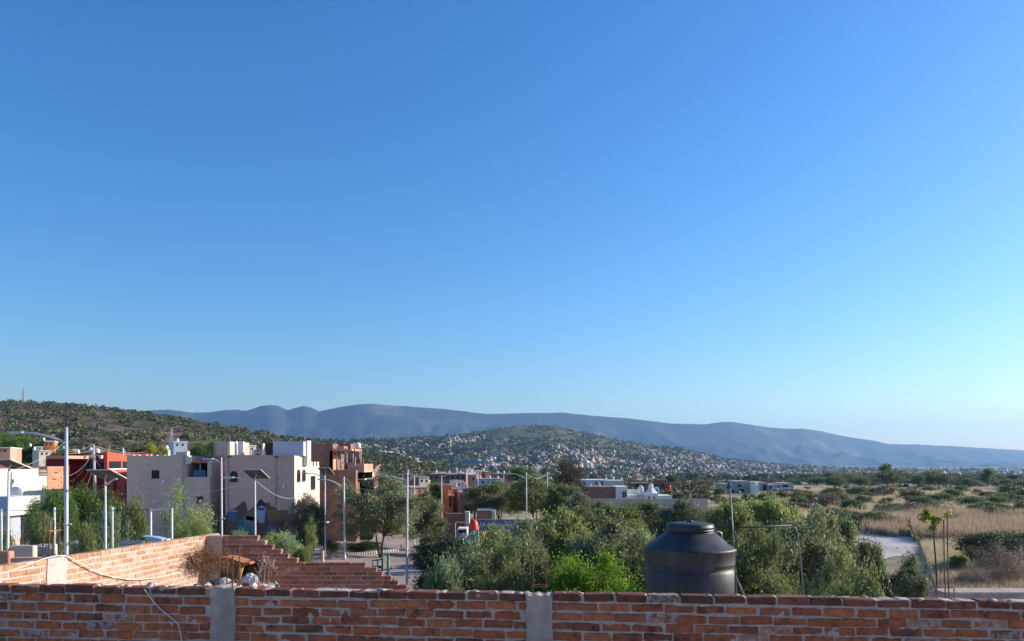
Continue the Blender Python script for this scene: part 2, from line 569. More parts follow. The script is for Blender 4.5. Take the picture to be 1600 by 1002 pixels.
PALE = [(0.0, (0.504, 0.454, 0.386)), (0.20, (0.420, 0.353, 0.286)), (0.34, (0.571, 0.546, 0.504)), (0.46, (0.386, 0.235, 0.160)), (0.58, (0.454, 0.378, 0.277)),
        (0.70, (0.336, 0.168, 0.109)), (0.78, (0.403, 0.370, 0.336)), (0.88, (0.504, 0.302, 0.202)), (0.96, (0.294, 0.319, 0.370))]
rnd_mat('far_house', PALE)
island_mat('far_house_mass', PALE)
terrain_mat('ground', [(0.38, (0.14, 0.135, 0.072)), (0.47, (0.27, 0.235, 0.145)), (0.54, (0.42, 0.345, 0.235)), (0.63, (0.53, 0.44, 0.32))], 0.028, 0.16, 1.7)
terrain_mat('hill_soil', [(0.42, (0.048, 0.053, 0.026)), (0.52, (0.110, 0.086, 0.053)), (0.62, (0.259, 0.182, 0.120))], 0.018, 0.12, 0.5)
terrain_mat('town_soil', [(0.40, (0.053, 0.068, 0.036)), (0.52, (0.098, 0.102, 0.054)), (0.62, (0.225, 0.188, 0.120))], 0.006, 0.03)
terrain_mat('mountain', [(0.42, (0.022, 0.034, 0.024)), (0.55, (0.042, 0.052, 0.030)), (0.64, (0.17, 0.14, 0.085))], 0.0008, 0.003)
terrain_mat('paving', [(0.38, (0.27, 0.215, 0.20)), (0.6, (0.37, 0.31, 0.285))], 0.3, 2.5, 9)
terrain_mat('bare_pad', [(0.34, (0.36, 0.31, 0.28)), (0.48, (0.50, 0.45, 0.42)), (0.62, (0.60, 0.56, 0.53))], 0.12, 0.9, 3)
terrain_mat('dirt_track', [(0.36, (0.34, 0.26, 0.18)), (0.6, (0.48, 0.39, 0.28))], 0.1, 0.6)
terrain_mat('straw_field', [(0.36, (0.425, 0.325, 0.175)), (0.5, (0.575, 0.450, 0.250)), (0.64, (0.475, 0.450, 0.213))], 0.03, 0.3)

# ------------------------------------------------------------------ terrain
_gr = np.array([0, 120, 250, 500, 1000, 2000, 4000, 7000, 16000.0])
_gz = np.array([0, 0, -1.2, -5.5, -13, -21, -31, -37, -40.0])
def ground_h(x, y):
    x = np.asarray(x, dtype=float); y = np.asarray(y, dtype=float)
    r = np.sqrt(x * x + y * y)
    z = np.interp(r, _gr, _gz)
    a = np.clip(-x - 9, 0, 160)
    z = z + 0.085 * a * np.clip(y / 30.0, 0, 1) * np.clip(1 - (r - 400) / 800, 0, 1)
    z = z + (fbm(x / 40.0, y / 40.0, 3) - 0.5) * np.clip((r - 95) / 200, 0, 1) * 2.2
    return z

def gz(x, y):
    return float(ground_h(x, y))

ang = np.concatenate([np.arange(-180, -50, 6.0), np.arange(-50, 50, 0.4), np.arange(50, 181, 6.0)])
rad = np.concatenate([[0.0], np.geomspace(3, 15000, 170)])
A_, R_ = np.meshgrid(np.radians(ang), rad)
gx = np.sin(A_) * R_; gy = np.cos(A_) * R_
V = np.stack([gx, gy, ground_h(gx, gy)], -1).reshape(-1, 3)
na = len(ang); nr = len(rad)
ii, jj = np.meshgrid(np.arange(nr - 1), np.arange(na - 1), indexing='ij')
Q = np.stack([ii * na + jj, ii * na + jj + 1, (ii + 1) * na + jj + 1, (ii + 1) * na + jj], -1).reshape(-1, 4)
ground = link('ground', npmesh('ground', V, Q[:, ::-1], MATS['ground'], True))
tag(ground, kind='structure')


def drape(name, poly_px, mat, lift, step, surf=None, kind='structure'):
    """a sheet laid on the terrain inside a polygon given in ground x, y"""
    P = np.array(poly_px, dtype=float)
    x0, y0 = P.min(0); x1, y1 = P.max(0)
    xs = np.arange(x0, x1 + step, step); ys = np.arange(y0, y1 + step, step)
    gx, gy = np.meshgrid(xs, ys)
    wob = (fbm(gx / (step * 4) + 3, gy / (step * 4), 2) - 0.5) * step * 2.5
    inside = np.zeros(gx.shape, bool)
    px, py = gx + wob, gy + wob
    n = len(P)
    for i in range(n):
        xa, ya = P[i]; xb, yb = P[(i + 1) % n]
        c = ((ya > py) != (yb > py)) & (px < (xb - xa) * (py - ya) / (yb - ya + 1e-12) + xa)
        inside ^= c
    idx = np.arange(gx.size).reshape(gx.shape)
    ok = inside[:-1, :-1] & inside[1:, :-1] & inside[:-1, 1:] & inside[1:, 1:]
    q = np.stack([idx[:-1, :-1][ok], idx[:-1, 1:][ok], idx[1:, 1:][ok], idx[1:, :-1][ok]], -1)
    V = np.stack([gx, gy, ground_h(gx, gy) + lift], -1).reshape(-1, 3)
    used = np.unique(q)
    remap = np.full(gx.size, -1); remap[used] = np.arange(len(used))
    o = link(name, npmesh(name, V[used], remap[q], mat, True))
    tag(o, kind=kind)
    return o


def gxy(px, py):
    """ground point seen at a pixel (flat street level)"""
    Y = 8.0 * F / (py - HY)
    return (XX(px, Y), Y)


class Sheet:
    """a hillside given by its crest line: pixel column -> crest row and distance"""
    def __init__(self, crest, dist, base_row, base_dist, ease=0.85, bumps=3.0, back=0.35, spur=None):
        c = np.array(crest, float); d = np.array(dist, float)
        self.cx, self.cyy = c[:, 0], c[:, 1]
        self.dx, self.dd = d[:, 0], d[:, 1]
        self.b = np.array(base_row, float); self.bd = np.array(base_dist, float)
        self.ease, self.bumps, self.back, self.spur = ease, bumps, back, spur

    def pt(self, px, t):
        px = np.asarray(px, float); t = np.asarray(t, float)
        tc = np.clip(t, 0, 1)
        d0 = np.interp(px, self.bd[:, 0], self.bd[:, 1]); d1 = np.interp(px, self.dx, self.dd)
        y0 = np.interp(px, self.b[:, 0], self.b[:, 1]); y1 = np.interp(px, self.cx, self.cyy)
        d = d0 * (d1 / d0) ** tc
        row = y0 + (y1 - y0) * tc ** self.ease
        z = CZ - (row - HY) / F * d
        over = np.clip(t - 1, 0, 1)
        z = z - over * (d1 * 0.1 + 0.35 * np.abs(z - (CZ - 10)))
        d = d + over * d1 * 0.6
        x = (px - 800) / F * d
        env = np.clip(4 * tc * (1 - tc), 0, 1)
        if self.spur:
            wl, amp = self.spur
            rel = np.clip((CZ - (y1 - HY) / F * d1 - (CZ - (y0 - HY) / F * d0)) / (amp * 0.95), 0.05, 1)
            z = z - (1 - ridged(x / wl, d / (wl * 1.7), 4)) * amp * env * rel * 1.3
        z = z + (fbm(px / 45.0, t * 6.0, 3) - 0.5) * self.bumps * d / F * env * 2
        z = z + (fbm(px / 9.0, 3.3, 3) - 0.5) * 1.2 * d / F * tc
        return x, d, z

    def build(self, name, mat, x0, x1, dx, nt):
        px = np.arange(x0, x1 + dx, dx); t = np.concatenate([np.linspace(0, 1, nt), np.linspace(1.03, 1.6, 8)])
        P, T = np.meshgrid(px, t)
        x, y, z = self.pt(P, T)
        n = len(px); m = len(t)
        ii, jj = np.meshgrid(np.arange(m - 1), np.arange(n - 1), indexing='ij')
        q = np.stack([ii * n + jj, ii * n + jj + 1, (ii + 1) * n + jj + 1, (ii + 1) * n + jj], -1).reshape(-1, 4)
        o = link(name, npmesh(name, np.stack([x, y, z], -1).reshape(-1, 3), q, mat, True))
        return tag(o, kind='structure')


left_hill = Sheet([(-900, 570), (-400, 596), (-150, 615), (0, 627), (60, 629), (130, 634), (200, 641), (250, 649), (300, 656), (345, 664), (375, 670), (410, 676), (450, 683), (500, 692),
                   (560, 702), (610, 713), (660, 726), (720, 741), (800, 752), (900, 760)],
                  [(-900, 800), (0, 680), (300, 600), (560, 480), (720, 380), (900, 330)],
                  [(-900, 745), (100, 742), (500, 756), (900, 762)], [(-900, 150), (300, 170), (900, 260)], 0.8, 5.0, spur=(70, 9))
left_hill.build('hillside', MATS['hill_soil'], -900, 900, 6, 44)

town_hill = Sheet([(200, 735), (330, 712), (430, 694), (480, 690), (520, 689), (600, 687), (680, 683), (740, 676), (780, 669), (820, 664.5), (868, 664.5), (895, 670), (930, 680), (975, 689),
                   (1010, 695), (1045, 699), (1062, 699), (1085, 706), (1130, 716), (1200, 724), (1300, 731), (1450, 736)],
                  [(200, 1500), (500, 1700), (820, 2700), (1060, 2700), (1450, 3000)],
                  [(200, 762), (700, 756), (1000, 750), (1450, 744)], [(200, 620), (800, 760), (1450, 1500)], 0.9, 3.0, spur=(260, 26))
town_hill.build('town_hill', MATS['town_soil'], 200, 1450, 5, 50)

mountains = Sheet([(-900, 672), (-300, 664), (100, 655), (240, 641), (265, 640), (300, 645), (330, 644), (350, 641), (370, 640), (385, 642), (410, 634), (422, 633), (434, 634), (450, 641), (475, 634), (485, 637), (500, 643),
                   (530, 636), (560, 632), (580, 631), (620, 634), (700, 640), (760, 647), (800, 646), (880, 645), (930, 650), (985, 654), (1000, 656), (1050, 662), (1105, 663), (1130, 659), (1150, 660), (1175, 664),
                   (1200, 668), (1230, 670), (1255, 670), (1280, 673), (1310, 680), (1340, 685), (1372, 690), (1388, 694), (1440, 695), (1500, 698), (1600, 704), (1800, 711), (2200, 716), (2700, 719)],
                  [(-900, 9500), (580, 9000), (1100, 9600), (1600, 11500), (2700, 12500)],
                  [(-900, 731), (600, 731), (1300, 729), (2700, 727)], [(-900, 6300), (600, 6300), (1300, 7000), (2700, 8200)], 1.15, 5.0, spur=(1150, 640))
mountains.build('mountain_range', MATS['mountain'], -900, 2700, 5, 60)

# paving of the square, bare pad, straw fields on the flat ground to the right
drape('street', [(-27, 36), (-4.5, 36), (-4.5, 58), (-6.5, 78), (-14, 80), (-30, 72)], MATS['paving'], 0.03, 0.6)
drape('bare_ground', [gxy(1325, 826), gxy(1400, 826), gxy(1425, 834), gxy(1448, 852), gxy(1440, 868), gxy(1360, 878), gxy(1300, 850)], MATS['bare_pad'], 0.05, 0.8)
drape('straw_patch', [gxy(1478, 868), gxy(1900, 860), gxy(1900, 960), gxy(1470, 960)], MATS['straw_field'], 0.03, 0.8)
drape('straw_patch', [gxy(1440, 764), gxy(1500, 762), gxy(1640, 766), gxy(1640, 773), gxy(1560, 774), gxy(1450, 771)], MATS['straw_field'], 0.5, 3.0)
drape('straw_patch', [gxy(1360, 764), gxy(1430, 763.5), gxy(1470, 769), gxy(1420, 771), gxy(1370, 768)], MATS['straw_field'], 0.5, 3.0)
drape('straw_patch', [gxy(1480, 796), gxy(1540, 793), gxy(1660, 796), gxy(1660, 806), gxy(1560, 808), gxy(1490, 802)], MATS['straw_field'], 0.10, 1.0)
drape('dirt_patch', [gxy(1280, 797), gxy(1310, 795), gxy(1330, 799), gxy(1320, 805), gxy(1285, 803)], MATS['dirt_track'], 0.10, 0.8)

# dirt road on the left hill's right shoulder
px_ = np.array([600, 592, 589, 590, 596, 606, 622, 640.0]); tt_ = np.array([0.30, 0.42, 0.52, 0.62, 0.70, 0.76, 0.80, 0.80])
vs, qs = [], []
for i in range(len(px_)):
    for s in (-1, 1):
        x, y, z = left_hill.pt(px_[i] + s * 3.2, tt_[i] + s * 0.012)
        vs.append((x, y, z + 0.7))
for i in range(len(px_) - 1):
    qs.append((2 * i, 2 * i + 1, 2 * i + 3, 2 * i + 2))
tag(link('dirt_road', npmesh('dirt_road', vs, qs, MATS['dirt_track'])), kind='structure')

# ------------------------------------------------------------------ the roof we stand on and the brick walls
roof_z = CZ - 2.1
mb = MB()
mb.box(-5.38, 13.0, -3.5, 10.9, 0.05, roof_z)
M('screed', (0.47, 0.42, 0.36), 0.95, 0.2, 3, 0.004)
ro = tag(mb.build('rooftop', MATS['screed']), kind='structure')
mb = MB(); mb.box(-6.0, 12.0, -4.6, -3.6, 0.05, roof_z + 3.1)
tag(mb.build('terrace_wall', MATS['plast_cream']), kind='structure')   # unseen upper-floor wall behind us, added to bounce warm light onto the parapet

BH, BL = 0.080, 0.272       # course height and brick pitch
def brick_mesh(name, L, H, D, seed, mat, ch=0.009, wob=0.004):
    """a hand-made brick: chamfered block with uneven corners; origin in the middle of its front face, front at y = 0 facing -y"""
    r = random.Random(seed)
    mb = MB(); mb.cbox(-L / 2, L / 2, 0, D, -H / 2, H / 2, ch)
    mb.v = [(x + r.uniform(-wob, wob), y + r.uniform(-wob, wob) * 0.7, z + r.uniform(-wob, wob)) for x, y, z in mb.v]
    me = bpy.data.meshes.new(name); me.from_pydata(mb.v, [], mb.f); me.update(); me.materials.append(mat)
    return me

def rough_sheet(name, s0, s1, z0, z1, step, amp, mat, parent, seed=0, depth=0.12, y0=0.0, freq=14.0, zfun=None, edge=0.0):
    """front face of mortar or concrete as an uneven grid (front faces -y) with back, top and ends"""
    nx = max(2, int((s1 - s0) / step) + 1); nz = max(2, int((z1 - z0) / step) + 1)
    xs = np.linspace(s0, s1, nx); zs = np.linspace(z0, z1, nz)
    gx, gz_ = np.meshgrid(xs, zs)
    if zfun is not None:
        top = zfun(xs); gz_ = z0 + (gz_ - z0) / (z1 - z0) * (top - z0)[None, :]
    if edge:
        side = (gx - s0) / (s1 - s0)
        gx = gx + edge * ((1 - side) * (fbm(gz_ * 7 + seed, gz_ * 0 + 1.5, 3) - .5) + side * (fbm(gz_ * 7 + seed, gz_ * 0 + 7.5, 3) - .5)) * 2
    n = (fbm(gx * freq + seed * 7.7, gz_ * freq + seed, 3) - 0.5) * 2 * amp
    front = np.stack([gx, y0 - n, gz_], -1).reshape(-1, 3)
    jit = (vnoise(xs * 23 + seed, xs * 0 + 5) - 0.5) * amp * 1.5
    back = np.stack([xs, np.full(nx, y0 + depth), gz_[-1] + jit], -1)
    front.reshape(nz, nx, 3)[-1, :, 2] += jit
    ends = np.array([[s0, y0 + depth, z0], [s1, y0 + depth, z0]])
    V = np.concatenate([front, back, ends])
    idx = np.arange(nx * nz).reshape(nz, nx)
    q = [np.stack([idx[:-1, :-1], idx[:-1, 1:], idx[1:, 1:], idx[1:, :-1]], -1).reshape(-1, 4)]
    b = np.arange(nx) + nx * nz
    q.append(np.stack([idx[-1, :-1], idx[-1, 1:], b[1:], b[:-1]], -1))
    Q = np.concatenate(q).tolist()
    e = nx * nz + nx
    me = bpy.data.meshes.new(name)
    F_ = [tuple(x) for x in Q]
    F_.append((e, e + 1, int(b[-1])) + tuple(int(k) for k in b[:-1][::-1]))
    F_.append(tuple(int(k) for k in idx[:, 0][::-1]) + (e, int(b[0]))[0:1] + (int(b[0]),))
    F_.append(tuple(int(k) for k in idx[:, -1]) + (int(b[-1]), e + 1))
    me.from_pydata(V.tolist(), [], F_); me.update(); me.materials.append(mat)
    return link(name, me, parent)

# -------- the parapet across the foreground
FW_M, FW_Y0 = 0.094, 6.60
fw_top = CZ - 1.127
th = math.atan(-FW_M)
fw = empty('brick_wall', (0, FW_Y0, roof_z), 'weathered red brick parapet with two grey concrete columns running across the foreground', 'wall', rz=th)
cs = math.cos(th)
s_of = lambda px: XX(px, FW_Y0 / (1 + FW_M * (px - 800) / F)) / cs
H_w = fw_top - roof_z
def hcut(x):
    return np.full_like(x, H_w - 0.004)
colA = (s_of(331), s_of(366)); colB = (s_of(823.5), s_of(861.5))
segs = [(-5.45, colA[0]), (colA[1], colB[0]), (colB[1], 9.0)]
for k, (a, b) in enumerate(segs):
    rough_sheet('mortar', a - 0.01, b + 0.01, 0.0, H_w - 0.008, 0.020, 0.0092, MATS['mortar'], fw, k, 0.13, 0.0088, 21.0)
for k, (a, b) in enumerate((colA, colB)):
    rough_sheet('concrete_column', a - 0.004, b + 0.004, 0.0, H_w + (0.012, -0.012)[k], 0.015, 0.013, MATS['concrete'], fw, 11 + k, 0.165, -0.014, 11.0, edge=0.022)
full = [brick_mesh('brick', 0.250 + d, 0.067, 0.135, s, MATS['brick_red'], 0.010, 0.0055) for s, d in ((1, 0), (2, 0.008), (3, -0.010), (4, 0.004), (5, -0.004))]
topm = [brick_mesh('brick', 0.252 + d, 0.063, 0.15, s, MATS['brick_top'], 0.010, 0.005) for s, d in ((11, 0), (12, 0.008), (13, -0.008), (14, 0.003))]
halfs = [brick_mesh('brick', w, 0.063, 0.135, s, MATS['brick_red']) for s, w in ((21, 0.12), (22, 0.17), (23, 0.08))]
half_w = (0.12, 0.17, 0.08)
nfb = 0
low = MB()
rb = random.Random(5)
for c in range(13):
    zc = H_w - BH * c - 0.036
    if zc < 0.04: break
    for (a, b) in segs:
        x = a + 0.008
        x += (0.0, 0.135, 0.05, 0.16, 0.03, 0.14, 0.08)[c % 7] * 0 
        first = True
        off = (0.0, 0.13, 0.03, 0.17, 0.06, 0.14, 0.0)[c % 7]
        while x < b - 0.02:
            if first and off > 0.06:
                w = off - 0.015; first = False
            else:
                w = 0.252 + rb.uniform(-0.02, 0.016); first = False
            if x + w > b - 0.005: w = b - 0.006 - x
            if w < 0.05: break
            cx_ = x + w / 2; x += w + rb.uniform(0.008, 0.02)
            if b > 5 and cx_ > 4.75 or cx_ < -5.0 or c > 5:
                low.cbox(cx_ - w / 2, cx_ + w / 2, 0.0, 0.135, zc - 0.0315, zc + 0.0315, 0.009)
                continue
            me = rb.choice(topm if c == 0 else full); wm = 0.252
            if w < 0.15 and c > 0:
                k = 0 if w > 0.1 else 2; me = halfs[k]; wm = half_w[k]
            elif w < 0.2 and c > 0:
                me = halfs[1]; wm = half_w[1]
            o = link('brick', me, fw)
            wav = 0.006 * math.sin(cx_ * 1.3 + c)
            o.location = (cx_, rb.uniform(-0.005, 0.004), zc + rb.uniform(-0.004, 0.004) + (0.5 * wav + rb.uniform(-.004, .005) if c == 0 else wav))
            o.rotation_euler = (0, rb.uniform(-0.018, 0.018), rb.uniform(-0.02, 0.02))
            o.scale = (w / wm, 1, rb.uniform(0.90, 1.10))
            nfb += 1
tag(low.build('brick_courses', MATS['brick_red'], fw), kind='stuff')
# lumps of mortar left on the top
for k in range(34):
    s = rb.uniform(-4.6, 4.6)
    r_ = rb.uniform(0.012, 0.03)
    m2 = MB(); m2.lathe([(0.0, -r_ * .6), (r_, -r_ * .4), (r_ * .9, r_ * .2), (r_ * .4, r_ * .6), (0.0, r_ * .65)], 7)
    m2.v = [(x * rb.uniform(1.0, 2.0), y * rb.uniform(.8, 1.4), z * rb.uniform(.6, 1.1)) for x, y, z in m2.v]
    m2.build('mortar_lump', MATS['mortar_pale'], fw, True, loc=(s, rb.uniform(0.02, 0.11), H_w - 0.002))

def rod(parent, s, top, y=0.05, r=0.0055, lean=0.0, base=None):
    m2 = MB(); b = H_w - 0.03 if base is None else base
    m2.tube([(s, y, b), (s + lean * 0.5, y + .004, (b + top) / 2), (s + lean, y, top)], r, 6)
    return m2.build('rebar', MATS['rebar'], parent, True)
zw = lambda py, Y: ZZ(py, Y) - roof_z
for px, yt, dy in ((339.5, 868, .03), (344.5, 866, .12), (360.5, 869, .03), (364.0, 850, .12)):
    rod(fw, s_of(px), zw(yt, 6.86), dy, 0.006, 0.004)
for px, yt, dy in ((832, 878, .03), (852.5, 869, .12)):
    rod(fw, s_of(px), zw(yt, 6.6), dy, 0.005, 0.003)
m2 = MB(); zz = zw(917, 6.6)
m2.tube([(s_of(831), .025, zz), (s_of(853.5), .025, zz), (s_of(853.5), .125, zz + .002), (s_of(831), .125, zz + .002), (s_of(831), .025, zz)], 0.004, 5)
m2.build('stirrup', MATS['rust'], fw)

# -------- the sunlit wall on the left (runs away from us) ; local x = along the wall away from the camera, front faces +X world
LW_X = -5.46
lw_y0, lw_y1 = 7.15, 14.35
# local frame: x_local -> +Y world, y_local -> -X world (front faces +X), tilt follows the falling courses
lw = empty('brick_wall', (LW_X, lw_y0, ZZ(885, 8.25) + 0.05), 'sunlit orange brick wall at left running away to the corner', 'wall')
tilt = math.atan(0.036)
lw.rotation_euler = (0, tilt, math.radians(90))
Lw = lw_y1 - lw_y0
colL = (9.02 - lw_y0, 9.42 - lw_y0)
pale = [brick_mesh('brick', 0.252 + d, 0.064, 0.13, s, MATS['brick_pale'], 0.007, 0.003) for s, d in ((31, 0), (32, 0.006), (33, -0.008), (34, 0.003))]
lsegs = [(0.0, colL[0]), (colL[1], Lw)]
for k, (a, b) in enumerate(lsegs):
    rough_sheet('mortar', a, b, -1.3, -0.006, 0.04, 0.006, MATS['mortar_pale'], lw, 20 + k, 0.12, 0.006, 12.0)
    low = MB(); low.box(a, b, 0.02, 0.12, -7.0, -1.3)
    low.build('lower_wall', MATS['brick_far_lit'], lw)
rough_sheet('concrete_column', colL[0] - 0.0, colL[1], -6.0, 0.0, 0.05, 0.006, MATS['concrete_pale'], lw, 31, 0.15, -0.008, 8.0)
rb = random.Random(9)
for c in range(13):
    zc = -BH * c - 0.036
    for (a, b) in lsegs:
        x = a + 0.004 - (0.13 if c % 2 else 0.0)
        while x < b - 0.05:
            w = 0.255 + rb.uniform(-0.01, 0.01)
            xa = max(x, a + 0.004); xb = min(x + w, b - 0.004)
            x += w + rb.uniform(0.012, 0.02)
            if xb - xa < 0.05: continue
            Yw = lw_y0 + (xa + xb) / 2
            row = HY + (CZ - (lw.location.z + zc - 0.036 * (Yw - lw_y0))) / Yw * F
            if row > 928: continue
            o = link('brick', rb.choice(pale), lw)
            o.location = ((xa + xb) / 2, rb.uniform(-0.004, 0.003), zc + rb.uniform(-0.003, 0.003))
            o.rotation_euler = (0, rb.uniform(-0.01, 0.01), 0)
            o.scale = ((xb - xa) / 0.252, 1, rb.uniform(0.95, 1.05))
for k, (dx, top, dy) in enumerate(((0.10, 0.42, .04), (0.30, 0.50, .04), (0.10, 0.46, .11), (0.30, 0.44, .11))):
    rod(lw, colL[0] + dx, top, dy, 0.008, 0.01, -0.05)
m2 = MB(); m2.tube([(colL[0] + .08, .03, .32), (colL[0] + .32, .03, .32), (colL[0] + .32, .12, .32), (colL[0] + .08, .12, .32), (colL[0] + .08, .03, .32)], 0.006, 5)
m2.build('stirrup', MATS['rust'], lw)

# -------- the stepped wall at the end of the lot
SW_Y = 13.75
sw_steps = [(837.5, 402.6), (844.3, 414.4), (851.2, 426), (858.2, 439), (865.4, 450.4), (872.6, 464), (880, 571), (887, 588), (894.3, 597.5), (902, 611), (909.4, 622), (917, 635.5), (924, 643), (931, 650), (938, 660)]
sw_x0 = -5.30
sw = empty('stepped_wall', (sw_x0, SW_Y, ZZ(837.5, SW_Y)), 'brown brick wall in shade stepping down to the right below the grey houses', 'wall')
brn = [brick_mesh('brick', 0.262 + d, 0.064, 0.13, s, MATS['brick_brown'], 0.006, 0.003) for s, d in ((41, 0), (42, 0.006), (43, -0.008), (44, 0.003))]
rb = random.Random(15)
cc = MB()
ch_ = 0.0805
for c, (row, pe) in enumerate(sw_steps):
    xe = XX(pe, SW_Y) - sw_x0
    cc.box(0.0, xe - 0.012, 0.008, 0.125, -ch_ * (c + 1), -ch_ * c - 0.010 if c == 0 or xe - (XX(sw_steps[c - 1][1], SW_Y) - sw_x0) > 0 else -ch_ * c)
    if c > 12: continue
    x = 0.10 - (0.14 if c % 2 else 0.0)
    xs_ = []
    x = xe
    first = True
    while x > 0.16:
        w = 0.262 + rb.uniform(-0.008, 0.008)
        xa = max(x - w, 0.13)
        xs_.append((xa, x)); x = xa - rb.uniform(0.010, 0.018)
    for (xa, xb) in xs_:
        if xb - xa < 0.04: continue
        o = link('brick', rb.choice(brn), sw)
        o.location = ((xa + xb) / 2, rb.uniform(-0.004, 0.003), -ch_ * c - 0.035 + rb.uniform(-0.002, 0.002))
        o.scale = ((xb - xa) / 0.262, 1, rb.uniform(0.96, 1.05))
cc.box(0.0, XX(660, SW_Y) - sw_x0, 0.008, 0.125, -6.3, -ch_ * len(sw_steps))
cc.build('mortar', MATS['mortar'], sw)
m2 = MB(); m2.box(-0.16, 0.12, -0.03, 0.16, -6.3, 0.0); m2.build('concrete_column', MATS['concrete'], sw)
for px, top, bot in ((364, 852, 905), (602, 903, 930), (604.5, 899, 930), (609, 902, 930), (614, 901, 930), (615.8, 905, 930)):
    m2 = MB(); a = W(px, top, SW_Y - .06); b = W(px, bot, SW_Y - .06); m2.tube([a, b], 0.006, 5)
    m2.world_build('rebar', MATS['rebar'], sw)

# -------- pale hose hanging along the left wall, string over the parapet
def cable(name, pts, r, mat, label, cat, group=None, n=6, parent=None):
    P = [Vector(p) for p in pts]
    out = []
    for i in range(len(P) - 1):
        p0 = P[max(i - 1, 0)]; p1 = P[i]; p2 = P[i + 1]; p3 = P[min(i + 2, len(P) - 1)]
        for k in range(6):
            t = k / 6
            out.append(0.5 * ((2 * p1) + (-p0 + p2) * t + (2 * p0 - 5 * p1 + 4 * p2 - p3) * t * t + (-p0 + 3 * p1 - 3 * p2 + p3) * t ** 3))
    out.append(P[-1])
    m2 = MB(); m2.tube(out, r, n)
    o = m2.build(name, mat, parent, True)
    if label: tag(o, label, cat, group)
    return o

def on_left(px, py, off=0.03):
    Y = (LW_X + off) / ((px - 800) / F)
    return W(px, py, Y)
cable('hose', [on_left(-30, 905), on_left(0, 897), on_left(40, 884), on_left(70, 873), on_left(88, 869, .01), on_left(100, 868.5, .01), on_left(112, 873), on_left(135, 886), on_left(160, 897), on_left(190, 904), on_left(215, 905.5),
               on_left(250, 902), on_left(290, 889), on_left(320, 872), on_left(338, 858)], 0.0075, MATS['cable'], 'pale hose looping over the column and sagging along the sunlit brick wall', 'hose')
def on_front(px, py, off=-0.02):
    Y = FW_Y0 / (1 + FW_M * (px - 800) / F) + off
    return W(px, py, Y)
cable('cord', [on_front(218, 908, .22), on_front(225, 920.5, .05), on_front(227, 923, -.015), on_front(245, 946), on_front(262, 961), on_front(277, 974), on_front(281, 985), on_front(284, 1004), on_front(285, 1030)],
      0.0055, MATS['cable'], 'thin pale cord hanging down over the face of the parapet', 'cord')

# -------- grey concrete ledge at right, with its rods
le = empty('concrete_ledge', W(1470, 926, 8.25), 'long grey concrete ledge behind the right end of the parapet', 'ledge')
m2 = MB(); z1 = ZZ(926, 8.25)
m2.cbox(XX(1475, 8.25), 9.5, 8.25, 8.55, roof_z, z1, 0.012)
m2.world_build('beam', MATS['concrete'], le)
rods = empty('rebar_frame', W(1478, 940, 8.1), 'bent rusty steel rods sticking up beside the concrete ledge', 'rebar')
for px, top in ((1474.5, 812), (1480, 800)):
    m2 = MB(); m2.tube([W(px + 3, 945, 8.1), W(px + 1, 880, 8.1), W(px, top, 8.1)], 0.006, 6); m2.world_build('rod', MATS['rebar'], rods)
m2 = MB(); m2.tube([W(1480, 919, 8.1), W(1488, 917, 8.1), W(1490.5, 919, 8.1), W(1491, 945, 8.1)], 0.006, 6); m2.world_build('rod', MATS['rust'], rods)
m2 = MB(); m2.tube([W(1450, 926, 8.12), W(1475, 927, 8.12)], 0.006, 6); m2.world_build('rod', MATS['rust'], rods)
m2 = MB(); m2.tube([W(1455, 919, 8.14), W(1474, 917.5, 8.14)], 0.007, 6); m2.world_build('rod', MATS['rust'], rods)

# ------------------------------------------------------------------ water tank
TK = Vector((XX(1078, 9.5), 9.5, roof_z))
tk = empty('water_tank', TK, 'black plastic water tank with conical shoulder and round lid behind the parapet', 'tank')
rel = lambda z: (CZ + z) - roof_z
zs_sh, zs_nk, zs_top = rel(-1.06), rel(-0.875), rel(-0.755)
zg = rel(-1.275)
R0 = 0.55
prof = [(0.50, 0.0), (R0 - .01, 0.03), (R0, 0.08), (R0, 0.30), (R0 - .018, 0.32), (R0 - .018, 0.345), (R0, 0.365), (R0, zg - 0.05), (R0 - .004, zg - .045), (R0 - .022, zg - .012), (R0 - .022, zg + .010), (R0 + .004, zg + .035), (R0 + .002, zg + .05),
        (R0, zg + .07), (R0, zs_sh - .03), (R0 + .012, zs_sh - .02), (R0 + .012, zs_sh + .002), (R0 - .015, zs_sh + .016), (0.42, zs_sh + .095), (0.31, zs_nk + .0), (0.285, zs_nk + .010), (0.275, zs_nk + .04), (0.272, zs_nk + 0.06)]
m2 = MB(); m2.lathe(prof, 216)
# fine vertical ribs below the shoulder
m2.v = [(x * (1 + (0.0015 * math.sin(72 * math.atan2(y, x)) if .1 < z < zs_sh - .05 else 0)), y * (1 + (0.0015 * math.sin(72 * math.atan2(y, x)) if .1 < z < zs_sh - .05 else 0)), z) for x, y, z in m2.v]
body = m2.build('body', MATS['tank'], tk, True)
m2 = MB(); lz = zs_nk + .028
m2.lathe([(0.265, lz), (0.292, lz + .002), (0.296, lz + .012), (0.286, lz + .018), (0.286, lz + .032), (0.294, lz + .038), (0.294, lz + .052), (0.284, lz + .058), (0.284, lz + .075), (0.276, lz + .084), (0.18, lz + .100), (0.0, lz + .108)], 64)
lid = m2.build('lid', MATS['tank_lid'], tk, True)
m2 = MB(); m2.lathe([(0.035, lz + .10), (0.038, lz + .122), (0.02, lz + .128), (0.0, lz + .129)], 16)
m2.build('knob', MATS['tank'], lid, True)
a_ = math.radians(-62)
cpt = lambda a, r, z: (r * math.cos(a), r * math.sin(a), z)
m2 = MB(); aa = math.radians(-22)
